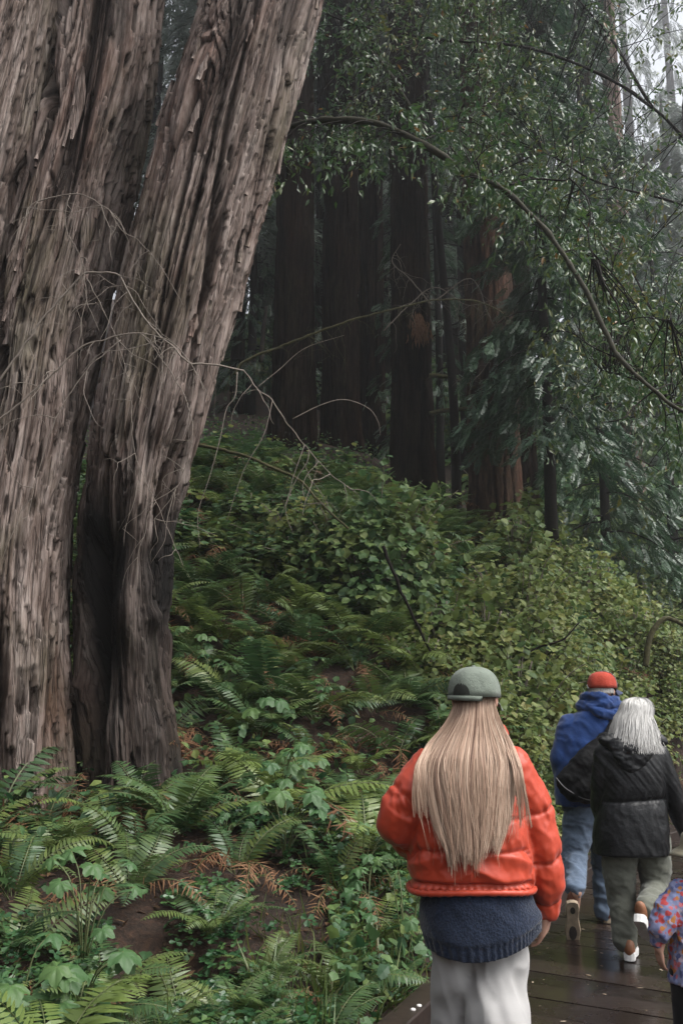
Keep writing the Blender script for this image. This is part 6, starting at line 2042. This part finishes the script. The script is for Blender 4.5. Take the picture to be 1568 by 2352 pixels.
for k, (da, z0, ln) in enumerate([(-0.10, 0.05, 0.16), (-0.02, 0.0, 0.2), (0.06, -0.03, 0.2), (0.14, -0.02, 0.12)]):
    pts_ = []
    for s in np.linspace(0, 1, 4):
        a = -math.pi / 2 - 0.55 + da * 1.2 + ln * s * 1.1; z = z0 - 0.03 + 0.09 * math.sin(s * 3) * 0.6 - 0.05 * k * 0.4
        pts_.append(cc2 + Rz2 @ np.array([0.612 * hq * math.cos(a), 0.712 * hq * math.sin(a) - 0.05 * hq, z * hq]))
    tube(mb, np.array(pts_), 0.0028, 5)
obj('emblem', mb.mesh('emblem', M_WHITEC, origin=O2), cap2)
# grey hair under the cap
mb = MB()
r_ = np.random.default_rng(4)
def h2(i, r_):
    a = r_.uniform(-math.pi - 0.2, 0.2)
    p0 = cc2 + Rz2 @ np.array([0.56 * hq * math.cos(a), 0.64 * hq * math.sin(a) - 0.05 * hq, -0.05 * hq])
    return np.array([p0, p0 + [0, 0, -0.02], p0 + [0.004 * r_.normal(), -0.004, -0.045]])
hair_strands(mb, h2, 260, r_, (0.0012, 0.002))
obj('hair', mb.mesh('hair', hairmat('grey_hair', [(0.25, 0.24, 0.23), (0.5, 0.49, 0.47)]), origin=O2, tone=True), m2)

# the black sling bag on his back
ob = V(1330, 1780, -0.24)
bag = thing('sling_bag', tuple(ob), 'black sling bag with a wide padded strap on the back of the man in blue', 'bag')
M_BAG = fabric('black_nylon', (0.007, 0.007, 0.0075), 0.7, 300, 0.3, 0.3, 0.0, 0.12, 9)
mb = MB()
B = lambda px, py, dy: V(px, py, dy - 0.20)
chain(mb, [B(1390, 1700, 0.0), B(1348, 1752, -0.03), B(1302, 1795, -0.02)], [0.06, 0.10, 0.08])
chain(mb, [B(1400, 1760, 0.0), B(1360, 1800, -0.03), B(1318, 1812, -0.02)], [0.08, 0.11, 0.09])
chain(mb, [B(1400, 1815, 0.02), B(1345, 1825, 0.0), B(1300, 1812, 0.0)], [0.07, 0.065, 0.05])
chain(mb, [B(1390, 1725, 0.0), B(1405, 1790, 0.0)], [0.06, 0.08])
ob_ = obj('pouch', fuse(mb, 'pouch', M_BAG, ob, 0.009, 9, None, lambda co, no: folds(co, no, 0.012, (9, 9, 9), 53)), bag)
mb = MB()
q = catmull(np.array([B(1375, 1715, 0.0), B(1393, 1690, 0.03), B(1408, 1662, 0.06), V(1418, 1638, -0.08), V(1424, 1628, 0.02), V(1420, 1640, 0.12)]), 6)
t = norm(np.gradient(q, axis=0)); s = norm(np.cross(t, np.array([0.2, -1.0, 0.25])))
nn = np.cross(s, t)
v = []
for i in range(len(q)):
    for a, b in ((-0.034, 0), (0.034, 0), (0.030, 0.014), (-0.030, 0.014)):
        v.append(q[i] + s[i] * a - nn[i] * b)
f = [(i * 4 + j, i * 4 + (j + 1) % 4, (i + 1) * 4 + (j + 1) % 4, (i + 1) * 4 + j) for i in range(len(q) - 1) for j in range(4)] + [(0, 1, 2, 3)]
mb.add(np.array(v), f); obj('strap', mb.mesh('strap', M_BAG, origin=ob), bag)
mb = MB(); tube(mb, catmull(np.array([B(1276, 1786, -0.075), B(1300, 1812, -0.10), B(1345, 1836, -0.085), B(1385, 1838, -0.07)]), 8), 0.004, 5)
obj('zip', mb.mesh('zip', plain('dull_zip', (0.10, 0.10, 0.105), 0.45, 0.2, 60), origin=ob), bag)

# ============================================================ the white-haired woman in the black rain jacket
Y3 = 6.75
O3 = np.array([P(1450, 1700, Y3)[0], Y3, 0.0])
V = lambda px, py, dy=0.0: P(px, py, Y3 + dy)
zt = lambda py: V(0, py)[2]
body = MB(); hw3 = 0.148
hc3 = V(1452, 1640)
T3 = head(body, hc3, hw3, -0.25)
cap_prim(body, V(1452, 1675), V(1452, 1715), 0.052, 0.06)
loft(body, [(*V(1452, 1930)[:2], zt(1930), 0.17, 0.13), (*V(1450, 1840)[:2], zt(1840), 0.15, 0.12), (*V(1448, 1740)[:2], zt(1740), 0.165, 0.105), (*V(1450, 1700)[:2], zt(1700), 0.1, 0.08)])
fL = [V(1388, 1738), V(1376, 1835, 0.04), V(1392, 1910, 0.20)]
fR = [V(1518, 1738), V(1550, 1838, 0.0), V(1580, 1925, 0.12)]
chain(body, fL, [0.048, 0.04, 0.03]); chain(body, fR, [0.048, 0.04, 0.03])
hand(body, fR[-1], np.array([0.15, 0.3, -1]), np.array([0.9, -0.3, 0.1]), 0.165, 0.55, -1); hand(body, fL[-1], np.array([0.2, 0.6, -0.6]), np.array([-0.8, 0, 0.2]), 0.165, 0.5, 1)
wl, wr = V(1420, 1945), V(1490, 1945)
wlK, wlA = V(1425, 2050, 0.05), V(1434, 2155, -0.02)
wrK, wrA = V(1505, 2040, 0.03), V(1488, 2095, -0.32)
wlA[2] = 0.10
chain(body, [wl, wlK, wlA], [0.09, 0.058, 0.04]); chain(body, [wr, wrK, wrA], [0.09, 0.058, 0.04])
chain(body, [wlA, wlA + [0.02, 0.14, -0.05]], [0.04, 0.03]); chain(body, [wrA, wrA + [0.03, 0.06, -0.12]], [0.04, 0.03])
w3 = person(O3, 'woman with shoulder-length white hair in a black hooded rain jacket and grey-green trousers', body, 0.007, 0.2)
eyes(w3, T3, hw3, O3)
mb = MB()
loft(mb, [(*V(1448, 1962)[:2], zt(1962), 0.238, 0.19), (*V(1448, 1910)[:2], zt(1910), 0.240, 0.185), (*V(1450, 1835)[:2], zt(1835), 0.215, 0.16), (*V(1450, 1770)[:2], zt(1770), 0.215, 0.155), (*V(1450, 1725)[:2], zt(1725), 0.19, 0.13), (*V(1452, 1692)[:2], zt(1692), 0.11, 0.09)], 48, 2.4)
jl = [V(1392, 1738), V(1382, 1800), V(1380, 1850, 0.05), V(1392, 1905, 0.18)]; jr = [V(1508, 1738), V(1532, 1800), V(1552, 1850, 0.02), V(1578, 1915, 0.1)]
chain(mb, jl, [0.085, 0.075, 0.07, 0.055]); chain(mb, jr, [0.085, 0.078, 0.072, 0.055])
def rdisp(co, no):
    x0 = V(1450, 1800)[0]; z = co[:, 2]
    dr, ar = axis_dist(co, jr); dl, al = axis_dist(co, jl)
    arm = (np.minimum(dl, dr) < 0.095) & (np.abs(co[:, 0] - x0) > 0.17)
    t = z - zt(1836) - 0.008 * np.sin((co[:, 0] - x0) * 9)
    d = np.where(arm, 0, 0.012 * seam(t, 0.010) + 0.008 * seam(t, 0.04))
    near = np.where(arm, 0, np.exp(-(t / 0.05) ** 2))
    g = vnoise((co[:, 0] - 0.5 * z) * 46, co[:, 1] * 30, z * 8, 6)
    # slanting tension folds from the shoulder down over the back
    u = (co[:, 0] - x0) * 0.80 + (z - zt(1770)) * 0.6
    sl = fbm(u * 20, co[:, 1] * 4, (z + co[:, 0]) * 2.2, 3, 9)
    up = sstep(zt(1850), zt(1780), z)
    d = d + 0.007 * near * g + 0.011 * up * (0.42 - np.abs(sl) * 1.8) + 0.007 * (1 - up) * (0.42 - np.abs(fbm(co[:, 0] * 9 + 3 * z, co[:, 1] * 9, z * 6, 3, 19)) * 1.8)
    return no * d[:, None]
M_RAIN = fabric('black_rain_shell', (0.0045, 0.005, 0.006), 0.40, 300, 0.3, 0.2, 0.0, 0.28, 14)
part(w3, 'rain_jacket', mb, M_RAIN, O3, voxel=0.0082, smooth=5, disp=rdisp)
mb = MB()    # hood folded on the back
c = V(1452, 1712, -0.05)
for a, b, r0 in ((1398, 1700, .035), (1420, 1712, .05), (1452, 1722, .055), (1484, 1716, .05), (1508, 1702, .035)):
    ell(mb, V(a, b, -0.12 + 0.0012 * abs(a - 1452) * 0.9), (0.07, r0, 0.045))
loft(mb, [(*V(1450, 1772, -0.135)[:2], zt(1772), 0.04, 0.02), (*V(1450, 1750, -0.135)[:2], zt(1750), 0.095, 0.035), (*V(1452, 1718, -0.11)[:2], zt(1718), 0.145, 0.045), (*V(1452, 1700, -0.08)[:2], zt(1700), 0.13, 0.05)])
part(w3, 'hood', mb, M_RAIN, O3, voxel=0.008, smooth=5, disp=lambda co, no: folds(co, no, 0.014, (9, 9, 15), 63))
mb = MB()
chain(mb, [V(1420, 1930), V(1420, 1990, 0.02), wlK, (wlK + wlA) / 2, wlA + [0, 0, 0.02]], [0.125, 0.108, 0.088, 0.08, 0.074])
chain(mb, [V(1492, 1930), V(1502, 1980, 0.02), wrK, (wrK + wrA) / 2, wrA + [0, 0.02, 0.02]], [0.125, 0.108, 0.088, 0.078, 0.07])
M_OLIVE = fabric('grey_green_twill', (0.115, 0.12, 0.098), 0.9, 420, 0.3, 0.22, 0.15, 0.15, 9)
part(w3, 'trousers', mb, M_OLIVE, O3, voxel=0.009, smooth=5, disp=lambda co, no: folds(co, no, 0.016, (8, 8, 11), 65))
M_TAN = plain('tan_leather', (0.20, 0.085, 0.042), 0.5, 0.25, 25, 0.2)
shoe(w3, O3, (wlA[0] + 0.005, wlA[1] - 0.06, 0.006), 0.35, 0.255, M_TAN, M_SOLEW, sole=0.04)
shoe(w3, O3, V(1466, 2118, -0.42), 0.5, 0.255, M_TAN, M_SOLEW, pitch=math.radians(34), sole=0.04)
M_HAIR3 = hairmat('white_hair', [(0.30, 0.29, 0.27), (0.52, 0.51, 0.485), (0.68, 0.67, 0.65)], 0.5)
crown3 = hc3 + [0.0, 0.0, hw3 * 0.60]
def h3(i, r_):
    a = r_.uniform(0, 2 * math.pi)
    if -0.1 < a - math.pi / 2 < 0.1 and r_.random() < 0.8: a += math.pi
    fr = math.sin(a) > 0.45
    part_x = 0.03 + 0.008 * r_.normal()
    ca, sa = math.cos(a), math.sin(a)
    L = r_.uniform(0.25, 0.33) if not fr else r_.uniform(0.2, 0.3)
    wv = r_.uniform(0, 6.28); fl = r_.uniform(0.55, 1.3)
    rows = []
    for s in np.linspace(0, 1, 9):
        if s < 0.4:
            q = s / 0.4 * math.pi / 2
            r = math.sin(q); h = math.cos(q) ** 0.8
            z = hw3 * (0.12 + 0.60 * h)
        else:
            r = 1 + 0.95 * (s - 0.4) * fl; z = hw3 * 0.12 - (s - 0.4) / 0.6 * L * 0.84
        x = 0.66 * hw3 * r * ca * (1.0 + 0.10 * (s > 0.4)) + 0.016 * math.sin(s * 9 + wv) * s + part_x * (1 - s) * (s < 0.5)
        y = 0.66 * hw3 * r * sa - 0.06 * hw3 + 0.006 * math.cos(s * 8 + wv) * s
        rows.append(hc3 + np.array([x, y, z]) + r_.normal(size=3) * 0.0012)
    return np.array(rows)
r_ = np.random.default_rng(15)
mb = MB(); hair_strands(mb, h3, 3200, r_, (0.0014, 0.0030))
obj('hair', mb.mesh('hair', M_HAIR3, origin=O3, tone=True), w3)

# ============================================================ the child in the flowered blouse
Y4 = 4.6
O4 = np.array([P(1606, 2000, Y4)[0], Y4, 0.0])
V = lambda px, py, dy=0.0: P(px, py, Y4 + dy)
zt = lambda py: V(0, py)[2]
body = MB(); hw4 = 0.135
hc4 = V(1606, 1955)
T4 = head(body, hc4, hw4, 0.2)
cap_prim(body, V(1606, 1985), V(1606, 2030), 0.04, 0.045)
loft(body, [(*V(1606, 2235)[:2], zt(2235), 0.09, 0.07), (*V(1606, 2140)[:2], zt(2140), 0.10, 0.075), (*V(1606, 2060)[:2], zt(2060), 0.11, 0.07), (*V(1606, 2025)[:2], zt(2025), 0.06, 0.05)])
cL = [V(1553, 2055), V(1520, 2125, -0.04), V(1512, 2178, -0.02)]; cR = [V(1660, 2055), V(1690, 2130), V(1700, 2190, 0.05)]
chain(body, cL, [0.036, 0.03, 0.022]); chain(body, cR, [0.036, 0.03, 0.022])
hand(body, cL[-1], np.array([0.12, 0.15, -1]), np.array([-0.9, -0.3, 0.0]), 0.115, 0.55, 1); hand(body, cR[-1], np.array([0.1, 0.2, -1]), np.array([0.9, 0, 0]), 0.115, 0.5, -1)
c1, c2 = V(1582, 2262), V(1630, 2262)
k1_, a1_ = np.array([c1[0], Y4 + 0.06, 0.30]), np.array([c1[0], Y4 + 0.10, 0.07])
k2_, a2_ = np.array([c2[0], Y4 - 0.02, 0.30]), np.array([c2[0], Y4 - 0.10, 0.07])
chain(body, [c1, k1_, a1_], [0.048, 0.036, 0.026]); chain(body, [c2, k2_, a2_], [0.048, 0.036, 0.026])
for A in (a1_, a2_): chain(body, [A, A + [0, 0.1, -0.04]], [0.03, 0.024])
ch = person(O4, 'child in a flowered blouse, black leggings and khaki sun hat', body, 0.0055, 0.2)
eyes(ch, T4, hw4, O4)
mb = MB()
loft(mb, [(*V(1606, 2255)[:2], zt(2255), 0.132, 0.11), (*V(1606, 2190)[:2], zt(2190), 0.128, 0.105), (*V(1606, 2100)[:2], zt(2100), 0.122, 0.095), (*V(1606, 2050)[:2], zt(2050), 0.115, 0.08), (*V(1606, 2015)[:2], zt(2015), 0.055, 0.05)], 44, 2.4)
chain(mb, [V(1562, 2052), V(1530, 2095, -0.03), V(1516, 2135, -0.04), V(1506, 2162, -0.03)], [0.062, 0.058, 0.052, 0.030])
chain(mb, [V(1650, 2052), V(1680, 2105), V(1696, 2165, 0.03)], [0.062, 0.056, 0.034])
m = NT('flowered_cotton', 0.75, 0.25)
vo = m.n('ShaderNodeTexVoronoi'); vo.inputs['Scale'].default_value = 42; dn_ = m.n('ShaderNodeTexNoise'); dn_.inputs['Scale'].default_value = 30; m.l(m.coord(), dn_.inputs['Vector'])
mv_ = m.mix(0.035, m.coord(), dn_.outputs[1]); m.l(mv_, vo.inputs['Vector'])
sepr = m.n('ShaderNodeSeparateColor'); m.l(vo.outputs['Color'], sepr.inputs[0])
c = m.ramp(sepr.outputs[0], [(0.0, (0.10, 0.12, 0.26)), (0.25, (0.42, 0.06, 0.06)), (0.45, (0.42, 0.17, 0.05)), (0.62, (0.42, 0.36, 0.44)), (0.8, (0.22, 0.26, 0.44)), (0.92, (0.48, 0.14, 0.16))], 'CONSTANT')
mx = m.mix(m.ramp(vo.outputs['Distance'], [(0.45, 0.0), (0.62, 1.0)]), c, (0.20, 0.22, 0.36))
m.base(mx); m.bump(m.noise(m.coord(), 26, 4), 0.25, 0.01)
part(ch, 'flowered_blouse', mb, m.m, O4, voxel=0.007, smooth=4, disp=lambda co, no: folds(co, no, 0.012, (16, 16, 9), 73))
mb = MB()
chain(mb, [V(1584, 2240), k1_, a1_], [0.09, 0.062, 0.044]); chain(mb, [V(1630, 2240), k2_, a2_], [0.09, 0.062, 0.044])
M_LEG = fabric('black_leggings', (0.010, 0.010, 0.011), 0.85, 300, 0.15, 0.2, 0.1, 0.2, 8)
part(ch, 'leggings', mb, M_LEG, O4, voxel=0.009, smooth=5)
for A in (a1_, a2_): shoe(ch, O4, (A[0], A[1] - 0.03, 0.006), 0.1, 0.19, M_SHOEW, M_SOLEW)
M_KHAKI = fabric('khaki_cotton', (0.20, 0.185, 0.13), 0.9, 260, 0.3, 0.2, 0.1, 0.15, 14)
mb = MB()
sec = [(0.60, 0.30), (0.56, 0.52), (0.40, 0.66), (0.05, 0.70)]
prof = [(0.98, -0.16), (0.86, -0.02), (0.63, 0.14)] + sec
a = np.linspace(0, 2 * np.pi, 40, endpoint=False)
v = []
for r0, z0 in prof:
    for q in a:
        w_ = 1 + (0.05 * math.sin(q * 3 + 1) if r0 > 0.8 else 0.01 * math.sin(q * 7))
        v.append(hc4 + hw4 * np.array([r0 * w_ * math.cos(q), r0 * 1.08 * w_ * math.sin(q) - 0.04, z0 + (0.07 * math.sin(q * 2 + 0.6) if r0 > 0.9 else 0)]))
n = len(prof)
f = [(i * 40 + j, i * 40 + (j + 1) % 40, (i + 1) * 40 + (j + 1) % 40, (i + 1) * 40 + j) for i in range(n - 1) for j in range(40)] + [tuple(range((n - 1) * 40, n * 40))]
mb.add(np.array(v), f)
hat = obj('sun_hat', mb.mesh('sun_hat', M_KHAKI, origin=O4), ch); md = hat.modifiers.new('t', 'SOLIDIFY'); md.thickness = 0.004

# ------------------------------------------------------------------ mist between the trees
hz = bpy.data.materials.new('mist'); hz.use_nodes = True
t = hz.node_tree
for n in list(t.nodes):
    if n.type != 'OUTPUT_MATERIAL': t.nodes.remove(n)
pv = t.nodes.new('ShaderNodeVolumePrincipled')
pv.inputs['Color'].default_value = (0.93, 0.95, 0.98, 1)
pv.inputs['Density'].default_value = 0.0018
pv.inputs['Anisotropy'].default_value = 0.6
t.links.new(pv.outputs[0], next(n for n in t.nodes if n.type == 'OUTPUT_MATERIAL').inputs['Volume'])
mb = MB()
x0, x1, y0, y1, z0, z1 = -75, 85, -60, 140, -2.5, 96
mb.add(np.array([(x, y, z) for x in (x0, x1) for y in (y0, y1) for z in (z0, z1)], float), [(0, 1, 3, 2), (4, 6, 7, 5), (0, 4, 5, 1), (2, 3, 7, 6), (0, 2, 6, 4), (1, 5, 7, 3)])
tag(obj('haze', mb.mesh('haze', hz, smooth=False)), kind='stuff')
